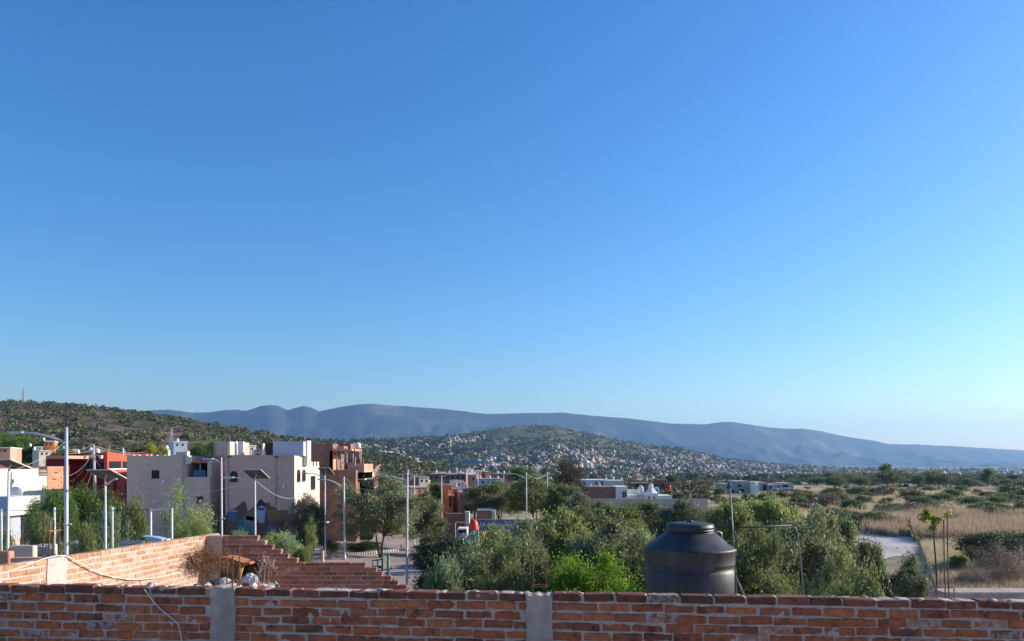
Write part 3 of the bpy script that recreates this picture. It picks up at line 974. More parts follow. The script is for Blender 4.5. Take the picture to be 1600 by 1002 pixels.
m2.tube([cpt(aa, .45, zs_sh + .085), cpt(aa, .53, zs_sh + .035), cpt(aa - .01, .566, zs_sh + .005), cpt(aa - .03, .563, zs_sh - .06), cpt(aa - .07, .559, zg + .15), cpt(aa - .10, .559, zg + .03), cpt(aa - .12, .545, zg), cpt(aa - .13, .559, zg - .06), cpt(aa - .15, .559, .30), cpt(aa - .15, .559, .03)], 0.007, 6)
m2.build('hose', MATS['rubber'], tk, True)
m2 = MB(); m2.tube([(0.27, 0.10, zs_nk - .005), (0.40, 0.12, zs_nk + .0), (0.425, 0.12, zs_nk - .02), (0.425, 0.12, zs_nk - .12)], 0.010, 6)
m2.build('vent_pipe', MATS['steel_galv'], tk, True)

pf = empty('pipe_frame', W(1153, 960, 10.2) * 1.0, 'galvanised pipe frame with tall leaning post beside the black tank', 'pipe')
pf.location.z = roof_z
m2 = MB(); m2.tube([W(1140, 757, 10.0), W(1153.5, 955, 10.0)], 0.0105, 8); m2.world_build('post', MATS['pipe_grey'], pf, True)
m2 = MB(); m2.tube([W(1139, 755, 10.0), W(1140.4, 762, 10.0)], 0.022, 8); m2.world_build('cap', MATS['iron_dark'], pf, True)
m2 = MB(); m2.tube([W(1104, 824, 10.05), W(1170, 824, 10.05), W(1237, 821.5, 10.05)], 0.014, 8); m2.world_build('rail', MATS['iron_dark'], pf, True)
m2 = MB(); m2.tube([W(1236, 821.5, 10.05), W(1243, 825, 10.05), W(1246, 832, 10.05), W(1251, 880, 10.05), W(1259, 955, 10.05)], 0.010, 8); m2.world_build('down_pipe', MATS['pipe_grey'], pf, True)
m2 = MB(); m2.tube([W(1148, 898, 10.0), W(1168, 942, 10.0)], 0.011, 6); m2.world_build('brace', MATS['pipe_grey'], pf, True)

# ------------------------------------------------------------------ rubble heap with the barrow
mx, my = XX(365, 8.7), 8.7
n = 40
gx_, gy_ = np.meshgrid(np.linspace(-1.5, 1.1, n), np.linspace(-1.1, 1.1, n))
hh = 0.70 * np.exp(-((gx_ / 0.95) ** 2) ** 1.6 - ((gy_ / .75) ** 2) ** 1.6) + (fbm(gx_ * 4, gy_ * 4, 3) - .5) * .16
hh = np.where(np.exp(-((gx_ / 0.95) ** 2) ** 1.6 - ((gy_ / .75) ** 2) ** 1.6) < 0.02, -0.02, hh)
idx = np.arange(n * n).reshape(n, n)
q = np.stack([idx[:-1, :-1], idx[:-1, 1:], idx[1:, 1:], idx[1:, :-1]], -1).reshape(-1, 4)
heap = link('rubble_heap', npmesh('rubble_heap', np.stack([gx_, gy_, hh], -1).reshape(-1, 3), q, MATS['soil'], False), None, (mx, my, roof_z))
tag(heap, 'heap of soil and broken rubble behind the left column of the parapet', 'rubble')
def heap_z(x, y):
    u, v = x - mx, y - my
    return roof_z + 0.70 * math.exp(-((u / .95) ** 2) ** 1.6 - ((v / .75) ** 2) ** 1.6)
rb = random.Random(3)
for k in range(150):
    x = mx + rb.gauss(0, .5); y = my + rb.uniform(-.55, .4)
    s = rb.uniform(.014, .05)
    m2 = MB(); m2.cbox(-s, s, -s * rb.uniform(.5, 1), s * rb.uniform(.5, 1), -s * rb.uniform(.3, .7), s * rb.uniform(.3, .7), s * .25)
    m2.v = [(a + rb.uniform(-1, 1) * s * .2, b + rb.uniform(-1, 1) * s * .2, c + rb.uniform(-1, 1) * s * .2) for a, b, c in m2.v]
    o = m2.build('stone', MATS[rb.choice(['rubble_stone', 'rubble_stone', 'rubble_white', 'soil', 'concrete_pale', 'brick_far_lit'])], heap)
    o.location = (x - mx, y - my, heap_z(x, y) - roof_z + .02)
    o.rotation_euler = (rb.uniform(0, 3), rb.uniform(0, 3), rb.uniform(0, 3))
# crumpled pale sacks
def crumple(name, c, sx, sy, sz, mat, label, seed, sub=4):
    r = random.Random(seed)
    me = bpy.data.meshes.new(name)
    import bmesh
    bm = bmesh.new(); bmesh.ops.create_icosphere(bm, subdivisions=sub, radius=1.0)
    for v in bm.verts:
        p = v.co.copy()
        d = mnoise.noise(p * 1.7 + Vector((seed, 0, 0))) * .35 + mnoise.noise(p * 4.1 + Vector((0, seed, 0))) * .22
        v.co = Vector((p.x * sx, p.y * sy, max(p.z, -.6) * sz)) * (1 + d)
    bm.to_mesh(me); bm.free(); me.materials.append(mat)
    o = link(name, me, None, c)
    return tag(o, label, 'sack')
M('sack_grey', (0.46, 0.48, 0.52), 0.55, 0.2, 6)
M('sack_pink', (0.55, 0.46, 0.43), 0.7, 0.2, 6)
crumple('sack', W(391, 905, 8.35), .075, .06, .055, MATS['sack_grey'], 'crumpled blue grey plastic sack at right of the rubble heap', 4)
crumple('sack', W(352, 908, 8.3), .06, .05, .035, MATS['sack_pink'], 'pinkish crumpled sack lying below the tipped barrow', 9)
crumple('sack', W(237, 916.5, 7.55), .06, .05, .04, MATS['sack_pink'], 'small pale lump of bag on the wall top near the cord', 12)

# tipped barrow: ribbed olive pan, rusty rim sheet, yellow legs, tyre
bw = empty('wheelbarrow', W(365, 905, 8.9), 'old rusty barrow tipped on the rubble with olive pan and yellow legs', 'wheelbarrow')
Yb = 8.9
pan = [(343, 905), (341.5, 879), (360, 878), (376, 881), (374, 894), (370, 905)]
m2 = MB()
P2 = [(a, b) for a, b in pan]
m2.prism([(XX(a, Yb), ZZ(b, Yb)) for a, b in P2], (0, Yb, 0), (1, 0, 0), (0, 0, 1), (0, 1, 0), 0.10)
for k in range(9):
    xx = XX(344 + k * 3.6, Yb)
    m2.tube([(xx, Yb - .006, ZZ(881, Yb)), (xx - .004, Yb - .006, ZZ(902, Yb))], 0.006, 5)
m2.world_build('pan', MATS['olive_metal'], bw)
top = [(340, 872), (350, 870.5), (362, 872), (372, 875.5), (382, 878.5), (391, 878.5), (394, 881.5), (386, 883), (380, 886), (374, 883.5), (362, 879.5), (350, 878.5), (341, 880)]
m2 = MB(); m2.prism([(XX(a, Yb), ZZ(b, Yb)) for a, b in top], (0, Yb - .04, 0), (1, 0, 0), (0, 0, 1), (0, 1, 0), 0.26)
m2.world_build('rim', MATS['rust'], bw)
for (a, b, c, d) in ((376, 883, 371, 906), (379.5, 886, 373.5, 908)):
    m2 = MB(); m2.tube([W(a, b, Yb - .05), W(c, d, Yb - .06)], 0.010, 6); m2.world_build('leg', MATS['yellow_paint'], bw, True)
m2 = MB()
ring = [(0, math.cos(t) * .105, math.sin(t) * .105) for t in np.linspace(0, 2 * math.pi, 25)]
wc = W(394, 893, Yb + .12)
m2.tube([(wc.x + y, wc.y + .03, wc.z + z) for x, y, z in ring], 0.032, 8, False)
m2.world_build('tyre', MATS['rubber'], bw, True)
m2 = MB(); m2.lathe([(0.0, -.02), (0.07, -.02), (0.075, 0), (0.07, .02), (0.0, .02)], 20)
m2.v = [(wc.x + x, wc.y + .03 + z, wc.z + y) for x, y, z in m2.v]
m2.world_build('wheel_disc', MATS['wood_dark'], bw)

# ------------------------------------------------------------------ foliage
def leaf_quads(C, L, Wd, rng, droop=0.0, up=0.0):
    """rhombic leaves at centres C (n,3) with half length L and half width Wd"""
    n = len(C)
    a = rng.normal(size=(n, 3)); a[:, 2] = a[:, 2] * 0.7 - droop
    a /= np.linalg.norm(a, axis=1, keepdims=True) + 1e-9
    b = rng.normal(size=(n, 3)); b[:, 2] *= (1 - up)
    b -= (b * a).sum(1, keepdims=True) * a
    b /= np.linalg.norm(b, axis=1, keepdims=True) + 1e-9
    L = L[:, None] if np.ndim(L) else L
    Wd = Wd[:, None] if np.ndim(Wd) else Wd
    V = np.stack([C - a * L, C + b * Wd + a * L * .1, C + a * L, C - b * Wd + a * L * .1], 1).reshape(-1, 3)
    Q = np.arange(n * 4).reshape(n, 4)
    return V, Q

def clump_crown(rng, rx, ry, h0, h1, K, n, sig, L, Wd, lump=0.3, shell=0.55, droop=0.2, stray=0.04, lowcut=-0.75):
    """centres of the leaf clumps and the leaf mesh arrays of a crown"""
    cz = (h0 + h1) / 2; rz = (h1 - h0) / 2
    cs_ = []
    sd = rng.random() * 50
    while len(cs_) < K:
        d = rng.normal(size=3); d /= np.linalg.norm(d)
        if d[2] < lowcut: continue
        R = 1 - lump + 2 * lump * float(fbm(d[0] * 1.9 + sd + d[2] * .7, d[1] * 1.9 + sd - d[2] * .9, 3))
        r = (shell + (1 - shell) * rng.random() ** .6) * min(R, 1.2)
        cs_.append((d[0] * rx * r, d[1] * ry * r, cz + d[2] * rz * r))
    cs_ = np.array(cs_)
    size = 0.45 + 1.1 * rng.random(K) ** 1.6
    w = size ** 2
    which = rng.choice(K, n, p=w / w.sum())
    sg = (sig * size)[which][:, None]
    C = cs_[which] + rng.normal(size=(n, 3)) * sg * np.array([1.15, 1.15, .8])
    ns = int(n * stray)
    C[:ns] += rng.normal(size=(ns, 3)) * sig * 1.6
    C[:, 2] = np.maximum(C[:, 2], 0.02)
    l = L * (0.6 + .8 * rng.random(n)); wv = Wd * (0.6 + .8 * rng.random(n))
    V, Q = leaf_quads(C, l, wv, rng, droop)
    return cs_, V, Q

def woody(cs_, h, stems, r0, rng, fork=0.35, spread=0.12, twig=0.012, maxb=60):
    """trunk mesh: stems from the ground, limbs bending out to the clumps"""
    mb = MB()
    tops = []
    for s in range(stems):
        a = 2 * math.pi * (s + rng.random() * .6) / max(stems, 1)
        lean = spread * h * (0.3 + rng.random()) if stems > 1 else spread * h * .3
        p0 = Vector((math.cos(a) * r0 * .7 * (stems > 1), math.sin(a) * r0 * .7 * (stems > 1), -0.1))
        p2 = Vector((math.cos(a) * lean, math.sin(a) * lean, fork * h * (0.8 + .4 * rng.random())))
        p1 = (p0 + p2) / 2 + Vector((rng.normal() * .06 * h * .3, rng.normal() * .06 * h * .3, 0))
        rr = r0 * (0.7 + .5 * rng.random()) / (1 if stems == 1 else 1.3)
        mb.tube([p0, p0.lerp(p1, .5), p1, p2], [rr * 1.25, rr, rr * .85, rr * .65], 7)
        tops.append((p2, rr * .62))
    order = rng.permutation(len(cs_))[:maxb]
    for k in order:
        c = Vector(cs_[k])
        t, rr = min(tops, key=lambda q: (q[0] - c).length + rng.random() * .3)
        mid = t.lerp(c, .5) + Vector((rng.normal(), rng.normal(), rng.normal() * .5 - .2)) * .06 * (c - t).length
        mb.tube([t, t.lerp(mid, .55) + Vector((0, 0, .02 * h * .2)), mid, c], [rr * .55, rr * .42, rr * .28, max(twig * .4, .004)], 5, False)
    return mb

VAR = {}
def variant(key, leafm, barkm, h=6.0, w=6.0, h0=1.4, K=80, n=26000, sig=.27, L=.115, Wd=.046, stems=2, r0=.13, lump=.3, shell=.5, droop=.2, seed=1, fork=.3, lowcut=-.75, stray=.05, maxb=55):
    rng = np.random.default_rng(seed)
    cs_, V, Q = clump_crown(rng, w / 2 * .92, w / 2 * .92, h0, h, K, n, sig, L, Wd, lump, shell, droop, stray, lowcut)
    crown = npmesh('crown', V, Q, MATS[leafm])
    tb = woody(cs_, h, stems, r0, rng, fork, maxb=maxb)
    tm = bpy.data.meshes.new('trunk'); tm.from_pydata(tb.v, [], tb.f); tm.update(); tm.materials.append(MATS[barkm])
    VAR[key] = (tm, crown, h, w)

def plant(name, key, x, y, h, w, label, cat, group=None, z=None, rz=None, mats=None, depthf=1.0):
    tm, cr, h0, w0 = VAR[key]
    zz = gz(x, y) if z is None else z
    e = empty(name, (x, y, zz), label, cat, group, rz=random.uniform(0, 6.28) if rz is None else rz)
    e.scale = (w / w0, w / w0 * depthf, h / h0)
    link('trunk', tm, e); c = link('crown', cr, e)
    if mats:
        c.material_slots[0].link = 'OBJECT'; c.material_slots[0].material = MATS[mats]
    return e

def plant_px(name, key, x0, x1, ytop, Y, label, cat, group=None, mats=None, rz=None, wf=1.15):
    cx_ = XX((x0 + x1) / 2, Y); w = (x1 - x0) / F * Y * wf
    z0 = gz(cx_, Y)
    return plant(name, key, cx_, Y, ZZ(ytop, Y) - z0, w, label, cat, group, z0, rz, mats)

variant('mesq_a', 'leaf_mesquite', 'bark', seed=1, stems=3, lump=.65, shell=.35)
variant('mesq_b', 'leaf_mesquite', 'bark', seed=2, stems=3, n=22000, r0=.16, lump=.7, shell=.3)
variant('mesq_c', 'leaf_grey', 'bark', seed=3, stems=3, lump=.65, h0=.8)
variant('mesq_d', 'leaf_mesquite', 'bark', seed=4, stems=4, K=85, lump=.6, h0=.4, n=28000)
variant('big_mesq', 'leaf_grey', 'bark', h=6.5, w=8, h0=1.5, K=130, n=36000, sig=.32, seed=5, stems=3, lump=.6, shell=.3, L=.12, Wd=.046, r0=.16)
variant('lime', 'leaf_lime', 'twig', h=4.0, w=4.0, h0=.3, K=130, n=60000, sig=.17, L=.045, Wd=.022, seed=6, stems=4, r0=.05, lump=.3, shell=.5, droop=-.1)
variant('light', 'leaf_light', 'bark', h=6.0, w=6, h0=.8, K=95, n=30000, sig=.25, L=.095, Wd=.044, seed=7, stems=2, lump=.6, shell=.4)
variant('silver', 'leaf_silver', 'twig', h=3.5, w=3.5, h0=.2, K=75, n=20000, sig=.18, L=.10, Wd=.028, seed=8, stems=5, r0=.04, droop=.5, lump=.4)
variant('dark', 'leaf_dark', 'bark', h=4, w=5, h0=.2, K=75, n=26000, sig=.26, L=.08, Wd=.036, seed=9, stems=3, r0=.07, lump=.3)
variant('young', 'leaf_light', 'bark_pale', h=5, w=4, h0=1.4, K=50, n=9500, sig=.25, L=.08, Wd=.028, seed=10, stems=2, r0=.05, lump=.6, shell=.3)
variant('weeds', 'leaf_light', 'twig', h=2.5, w=3, h0=.1, K=45, n=9000, sig=.18, L=.08, Wd=.026, seed=12, stems=5, r0=.02, droop=-.6, lump=.6, shell=.3)
variant('green_tree', 'leaf_green', 'bark', h=6, w=6.5, h0=1.2, K=80, n=34000, sig=.33, L=.10, Wd=.036, seed=13, stems=2, lump=.6)
variant('scrub_a', 'leaf_scrub', 'twig', h=2.4, w=4, h0=.1, K=34, n=4200, sig=.26, L=.13, Wd=.06, seed=14, stems=4, r0=.04, lump=.4, maxb=18)
variant('scrub_b', 'leaf_scrub', 'twig', h=2.4, w=4, h0=.1, K=26, n=3600, sig=.28, L=.13, Wd=.06, seed=15, stems=3, r0=.04, lump=.5, maxb=18)
variant('scrub_c', 'leaf_scrub', 'twig', h=2.8, w=4, h0=.2, K=30, n=4000, sig=.26, L=.14, Wd=.055, seed=16, stems=4, r0=.04, lump=.55, maxb=18)
variant('dry_bush', 'leaf_dry', 'twig', h=3, w=4.5, h0=.1, K=70, n=12000, sig=.26, L=.09, Wd=.012, seed=17, stems=8, r0=.03, droop=-.7, lump=.4)
variant('far_tree', 'leaf_scrub', 'bark', h=9, w=8, h0=1.0, K=40, n=5000, sig=.8, L=.30, Wd=.13, seed=18, stems=1, r0=.25, lump=.45, maxb=20)
variant('far_tall', 'leaf_scrub', 'bark', h=14, w=6, h0=2.0, K=40, n=5000, sig=.7, L=.30, Wd=.13, seed=19, stems=1, r0=.25, lump=.6, maxb=20)
variant('conifer', 'leaf_conifer', 'bark', h=10, w=7, h0=.6, K=90, n=15000, sig=.5, L=.16, Wd=.05, seed=20, stems=1, r0=.2, lump=.25, shell=.4)
variant('brown_bush', 'leaf_brown', 'twig', h=.6, w=.8, h0=.03, K=60, n=9000, sig=.055, L=.016, Wd=.004, seed=21, stems=9, r0=.008, droop=-.5, lump=.4, shell=.3)

TR = 'mesquite trees and shrubs between the houses and the wall'
# ---- left, behind the fence
plant_px('mesquite_tree', 'green_tree', 50, 110, 766, 41, 'rounded green tree behind the tall thick lamp post at left', 'tree')
plant_px('mesquite_tree', 'green_tree', 106, 180, 762, 44, 'wide dark green tree in front of the red house', 'tree')
plant_px('shrub', 'weeds', 48, 92, 800, 36, 'pale spindly shrub in front of the white shop at far left', 'shrub')
plant_px('shrub', 'weeds', 112, 150, 820, 31, 'light green weedy shrub at the foot of the stone wall behind the fence', 'shrub')
plant_px('shrub', 'weeds', 150, 205, 795, 36, 'straggly grey green shrub left of the white gate frame', 'shrub', mats='leaf_silver')
plant_px('shrub', 'weeds', 190, 232, 780, 37, 'tall straggly bush with one upright shoot beside the white gate frame', 'shrub')
plant_px('young_tree', 'young', 262, 334, 768, 34, 'slender sparse young tree with yellow green leaves before the grey house', 'tree')
plant_px('shrub', 'weeds', 296, 340, 815, 33, 'low tangle of green weeds under the slender young tree', 'shrub')
plant_px('shrub', 'weeds', -12, 22, 828, 34, 'light green bush cut by the left edge of the picture', 'shrub')
plant_px('green_tree', 'green_tree', 74, 108, 700, 92, 'small dark tree between the hillside houses at left', 'tree')
plant_px('shrub', 'light', 118, 140, 703, 90, 'olive bush behind the dark red roof', 'shrub')
# ---- below the mural
plant_px('shrub', 'weeds', 350, 388, 830, 50, 'silvery weeds at the foot of the blue part of the mural', 'shrub', mats='leaf_silver')
plant_px('shrub', 'light', 404, 452, 828, 50, 'yellow green bushy shrub to the right of the solar lamp under the mural', 'shrub')
plant_px('shrub', 'weeds', 425, 470, 832, 46, 'grey green shrub growing beside the top steps of the brown wall', 'shrub', mats='leaf_silver')
plant_px('shrub', 'light', 455, 492, 848, 44, 'bright low bush above the middle steps of the brown wall', 'shrub', mats='leaf_light')
plant_px('creeper', 'dark', 472, 506, 788, 60, 'dark leafy creeper climbing beside the cream tower house', 'shrub')
plant_px('young_tree', 'young', 476, 494, 812, 56, 'thin sapling against the dark gap right of the cream house', 'tree')
plant_px('creeper', 'weeds', 455, 498, 772, 61, 'dry grey vine on the lit side of the cream house', 'shrub', mats='leaf_dry')
plant_px('shrub', 'weeds', 500, 530, 842, 62, 'small bush by the white planter near the pink house', 'shrub')
# ---- big mesquite on the square
plant_px('mesquite_tree', 'big_mesq', 540, 652, 752, 63, 'big grey green mesquite shading the paved square', 'tree')
plant_px('mesquite_tree', 'mesq_c', 632, 692, 768, 70, 'paler mesquite behind the two lamp posts right of the square', 'tree')
plant_px('shrub', 'dark', 545, 592, 846, 66, 'dark low shrub in the planter under the big mesquite', 'shrub')
plant_px('shrub', 'scrub_a', 652, 690, 838, 66, 'grassy low shrub right of the square kerb', 'shrub')
# ---- bank of shrubs behind the parapet
plant_px('shrub', 'dark', 648, 742, 840, 44, 'dense dark rounded shrub right of the paved square', 'shrub')
plant_px('shrub', 'light', 660, 720, 838, 47, 'lighter topped shrub just behind the dense dark one', 'shrub')
plant_px('shrub', 'silver', 664, 726, 868, 27, 'silvery green shrub close behind the parapet near the square', 'shrub')
plant_px('shrub', 'mesq_d', 716, 812, 838, 31, 'olive shrub in front of the playground tower', 'shrub')
plant_px('shrub', 'mesq_c', 770, 866, 812, 36, 'grey olive mesquite shrub right of the playground', 'shrub')
plant_px('shrub', 'mesq_a', 830, 925, 806, 38, 'tall olive mesquite shrub behind the lime green bush', 'shrub', mats='leaf_light')
plant_px('shrub', 'mesq_d', 760, 850, 862, 26, 'dark olive shrub left of the lime green bush', 'shrub')
plant_px('shrub', 'mesq_c', 742, 812, 824, 60, 'brownish olive shrub in front of the graffiti wall', 'shrub')
plant_px('shrub', 'mesq_b', 800, 872, 818, 62, 'olive shrub hiding the right end of the graffiti wall', 'shrub')
plant_px('shrub', 'mesq_a', 868, 950, 800, 50, 'tall grey olive shrub between the graffiti wall and the yellow green tree', 'shrub')
plant_px('shrub', 'mesq_c', 690, 790, 868, 29, 'dark olive thicket right of the silvery shrub', 'shrub')
plant_px('shrub', 'mesq_d', 940, 1040, 846, 29, 'olive shrub partly hidden by the black tank', 'shrub')
plant_px('lime_bush', 'lime', 838, 990, 864, 25, 'bright lime green bush just behind the parapet', 'shrub')
plant_px('shrub', 'mesq_c', 905, 1018, 812, 34, 'pale olive shrub between the lime bush and the black tank', 'shrub')
plant_px('shrub', 'light', 955, 1022, 818, 40, 'light green bush showing left of the black tank shoulder', 'shrub', mats='leaf_silver')
plant_px('shrub', 'light', 905, 1000, 782, 58, 'yellow green rounded tree below the white houses', 'shrub')
plant_px('mesquite_tree', 'mesq_b', 958, 1042, 786, 70, 'dark mesquite under the long dark wall of the white houses', 'tree')
plant_px('mesquite_tree', 'mesq_c', 1030, 1110, 782, 66, 'dusty mesquite directly above the black tank lid', 'tree')
plant_px('mesquite_tree', 'light', 1098, 1172, 772, 44, 'light green leafy tree left of the leaning pipe post', 'tree')
plant_px('mesquite_tree', 'light', 1155, 1255, 768, 48, 'light green leafy tree right of the leaning pipe post', 'tree')
plant_px('mesquite_tree', 'mesq_a', 1128, 1240, 838, 26, 'dark mesquite directly behind the pipe frame', 'tree')
plant_px('mesquite_tree', 'mesq_d', 1215, 1318, 808, 31, 'tall mesquite to the right of the pipe frame', 'tree', mats='leaf_grey')
plant_px('mesquite_tree', 'mesq_b', 1262, 1348, 812, 34, 'olive mesquite left of the pale bare ground', 'tree')
plant_px('shrub', 'mesq_d', 1280, 1362, 880, 22, 'low olive shrub close behind the parapet below the bare ground', 'shrub')
plant_px('shrub', 'mesq_c', 1388, 1452, 868, 29, 'dusty olive shrub below the bare ground near the tall rods', 'shrub')
# ---- trees farther back in the middle
FARM = 'trees behind the playground and the blue wall'
plant_px('mesquite_tree', 'mesq_b', 722, 800, 758, 96, 'dark mesquite right of the orange house', 'tree')
plant_px('mesquite_tree', 'mesq_c', 742, 818, 752, 105, 'sunlit topped mesquite above the blue graffiti wall', 'tree')
plant_px('mesquite_tree', 'mesq_a', 800, 872, 748, 92, 'dark tree between the two right hand lamp posts', 'tree')
plant_px('mesquite_tree', 'mesq_b', 846, 915, 758, 84, 'olive tree right of the rightmost lamp post', 'tree')
plant_px('mesquite_tree', 'mesq_c', 880, 935, 770, 76, 'dusty tree below the conifer', 'tree')
plant_px('green_tree', 'green_tree', 668, 706, 754, 98, 'dark green tree left of the orange house', 'tree')
plant_px('mesquite_tree', 'mesq_b', 1330, 1385, 846, 30, 'spreading olive shrub at the lower left of the bare ground', 'tree')
plant_px('conifer_tree', 'conifer', 867, 908, 716, 135, 'tall dark brownish conifer left of the slim mast', 'tree')
plant_px('green_tree', 'green_tree', 802, 838, 729, 190, 'round green tree left of the dark conifer', 'tree')
plant_px('cypress_tree', 'far_tall', 845, 856, 726, 260, 'narrow dark cypress between the round tree and the conifer', 'tree')
plant_px('light_tree', 'light', 222, 262, 688, 118, 'bright yellow green tree behind the grey house roof', 'tree', mats='leaf_yellow')
plant_px('green_tree', 'green_tree', 298, 345, 687, 112, 'dark green tree behind the blue terrace', 'tree')
plant_px('green_tree', 'green_tree', -20, 62, 676, 110, 'big yellowish green tree on the hillside at the left edge', 'tree', mats='leaf_green')
plant_px('shrub', 'scrub_a', 200, 232, 702, 118, 'olive bush behind the left end of the grey house roof', 'shrub')
plant_px('palm_like_tree', 'far_tall', 1036, 1056, 741, 330, 'tall tuft headed palm behind the white houses', 'tree')
# ---- bush at right in the straw
plant_px('shrub', 'dark', 1508, 1600, 834, 56, 'large dark green bush in the straw at right', 'shrub')
plant_px('shrub', 'dry_bush', 1528, 1592, 858, 49, 'bare grey twiggy bush in front of the large dark bush', 'shrub')
plant_px('shrub', 'dry_bush', 1572, 1650, 862, 51, 'tawny dry bush at the right edge of the picture', 'shrub')
plant_px('shrub', 'light', 1486, 1516, 864, 53, 'small yellow green bush left of the large dark bush', 'shrub')
plant_px('shrub', 'dry_bush', 1502, 1548, 886, 48, 'low greyish dry bush in the straw below the large dark one', 'shrub')
plant_px('shrub', 'scrub_a', 1565, 1680, 834, 66, 'wide olive bush behind the large dark bush', 'shrub')

# dry brown bush and weed stalks on the heap
plant('dry_shrub', 'brown_bush', XX(318, 8.6), 8.6, 0.40, .52, 'dry russet brown bush against the sunlit brick wall', 'shrub', z=ZZ(909, 8.6))
st = empty('weed_stalks', W(414, 908, 8.3), 'tall dry weed stalks with papery seed heads on the rubble', 'weeds')
rb = random.Random(8)
for k, (xb, xt, yt) in enumerate(((404, 408, 880), (410, 411, 862), (412, 416, 868), (418, 424, 872), (420, 428, 878), (408, 402, 886))):
    m2 = MB(); m2.tube([W(xb, 912, 8.3), W((xb + xt) / 2 + rb.uniform(-2, 2), (905 + yt) / 2, 8.3 + rb.uniform(-.05, .05)), W(xt, yt, 8.3)], [.006, .005, .002], 5)
    m2.world_build('stalk', MATS['bark_pale'], st)
    hd = MB()
    for j in range(7):
        c = W(xt + rb.uniform(-7, 9), yt + rb.uniform(-6, 24), 8.3 + rb.uniform(-.06, .06))
        hd.tube([W(xt, min(yt + 12, 905), 8.3), c], .0012, 3, False)
        r_ = rb.uniform(.004, .008)
        hd.add([c + Vector((-r_, 0, 0)), c + Vector((0, -r_, r_ * .6)), c + Vector((r_, 0, 0)), c + Vector((0, r_, -r_ * .6)), c + Vector((0, 0, r_ * 1.4))], [(0, 1, 4), (1, 2, 4), (2, 3, 4), (3, 0, 4), (0, 3, 2, 1)])
    hd.world_build('seed_head', MATS['sack_pink'], st)

# two climbing stems by the ledge
vn = empty('climbing_plant', W(1462, 940, 8.4), 'leafy green climbing stems rising beside the steel rods at right', 'plant')
m2 = MB(); m2.tube([W(1466, 940, 8.4), W(1460, 912, 8.4), W(1448, 880, 8.4), W(1436, 850, 8.4), W(1425, 828, 8.4), W(1418, 812, 8.4)], [.012, .011, .010, .012, .010, .004], 6)
m2.world_build('stem', MATS['bark_pale'], vn, True)
m2 = MB(); m2.tube([W(1464, 940, 8.45), W(1463, 890, 8.45), W(1460, 850, 8.45), W(1457, 812, 8.45)], [.009, .009, .008, .006], 6)
m2.world_build('stem', MATS['bark'], vn, True)
rng = np.random.default_rng(77)
def leaf_cluster(parent, pts, n, sig, L, Wd, mat):
    P = np.array([list(W(a, b, 8.42)) for a, b in pts])
    C = P[rng.integers(0, len(P), n)] + rng.normal(size=(n, 3)) * sig
    V, Q = leaf_quads(C, L * (.6 + .8 * rng.random(n)), Wd * (.6 + .8 * rng.random(n)), rng, .4)
    V = V - np.array(parent.location)
    link('leaves', npmesh('leaves', V, Q, MATS[mat]), parent)
leaf_cluster(vn, [(1442, 808), (1448, 806), (1454, 804), (1458, 808), (1460, 816), (1456, 822), (1450, 812), (1463, 812), (1454, 826), (1446, 800), (1438, 810), (1462, 818)], 150, .022, .026, .018, 'leaf_yellow')
leaf_cluster(vn, [(1418, 812), (1422, 822), (1427, 832), (1433, 842), (1440, 858), (1446, 872), (1420, 816), (1452, 884)], 120, .012, .020, .008, 'leaf_light')
leaf_cluster(vn, [(1478, 800), (1485, 808), (1470, 812), (1481, 804)], 26, .02, .022, .014, 'leaf_yellow')

# ---- scrub in the field on the right: every bush its own object
random.seed(21)
def shrub_at(px, row, wpx, hf, label, grp, mats=None, keys=('scrub_a', 'scrub_b', 'scrub_c')):
    Y = None
    lo_, hi_ = 40.0, 2500.0
    for _ in range(40):
        mid = math.sqrt(lo_ * hi_)
        x = XX(px, mid)
        r = HY + (CZ - gz(x, mid)) / mid * F
        if r > row: lo_ = mid
        else: hi_ = mid
    Y = lo_
    w = wpx / F * Y
    zone = ('in front of the grey apartment block' if px < 1245 else 'at the far edge of the field below the tree line' if row < 779 else 'left of the bare ground near the leafy trees' if px < 1335 else
            'behind the bare ground and the reed band' if px < 1470 else 'in the straw at the right beyond the reeds')
    return plant('shrub', random.choice(keys), XX(px, Y), Y, w * hf, w, label + ' ' + zone, 'shrub', grp + ' ' + zone, mats=mats)
GS = 'scrub'
LS = 'low olive shrub'
LD = 'dry brownish shrub'
big = [(1290, 797, 60), (1330, 800, 46), (1360, 780, 40), (1378, 777, 44), (1310, 823, 70), (1352, 828, 80), (1400, 814, 56), (1428, 808, 60), (1455, 806, 50), (1395, 826, 40), (1440, 795, 46),
       (1425, 783, 52), (1490, 780, 46), (1500, 772, 34), (1520, 792, 50), (1570, 790, 60), (1555, 814, 52), (1526, 818, 36), (1585, 818, 50), (1470, 788, 44), (1340, 777, 40), (1300, 780, 50), (1275, 790, 46), (1545, 780, 40),
       (1602, 802, 44), (1260, 800, 46), (1250, 785, 40), (1225, 782, 36), (1580, 776, 50), (1390, 768, 26), (1600, 784, 60), (1452, 770, 30), (1325, 812, 44), (1480, 806, 36), (1372, 806, 30)]
for px, row, wp in big:
    dry = random.random() < .18
    shrub_at(px, row, wp * random.uniform(.72, .95), random.uniform(.32, .48), LD if dry else LS, GS, 'leaf_dry' if dry else None)
for k in range(120):
    px = random.uniform(1190, 1640); row = 760 + 62 * random.random() ** 1.3
    if 1330 < px < 1455 and row > 818: continue
    if 1480 < px < 1600 and 763 < row < 773 and random.random() < .7: continue
    wp = random.uniform(7, 20) * (.5 + (row - 755) / 60)
    dry = random.random() < .3
    shrub_at(px, row, wp, random.uniform(.38, .6), LD if dry else LS, GS, 'leaf_dry' if dry else None)

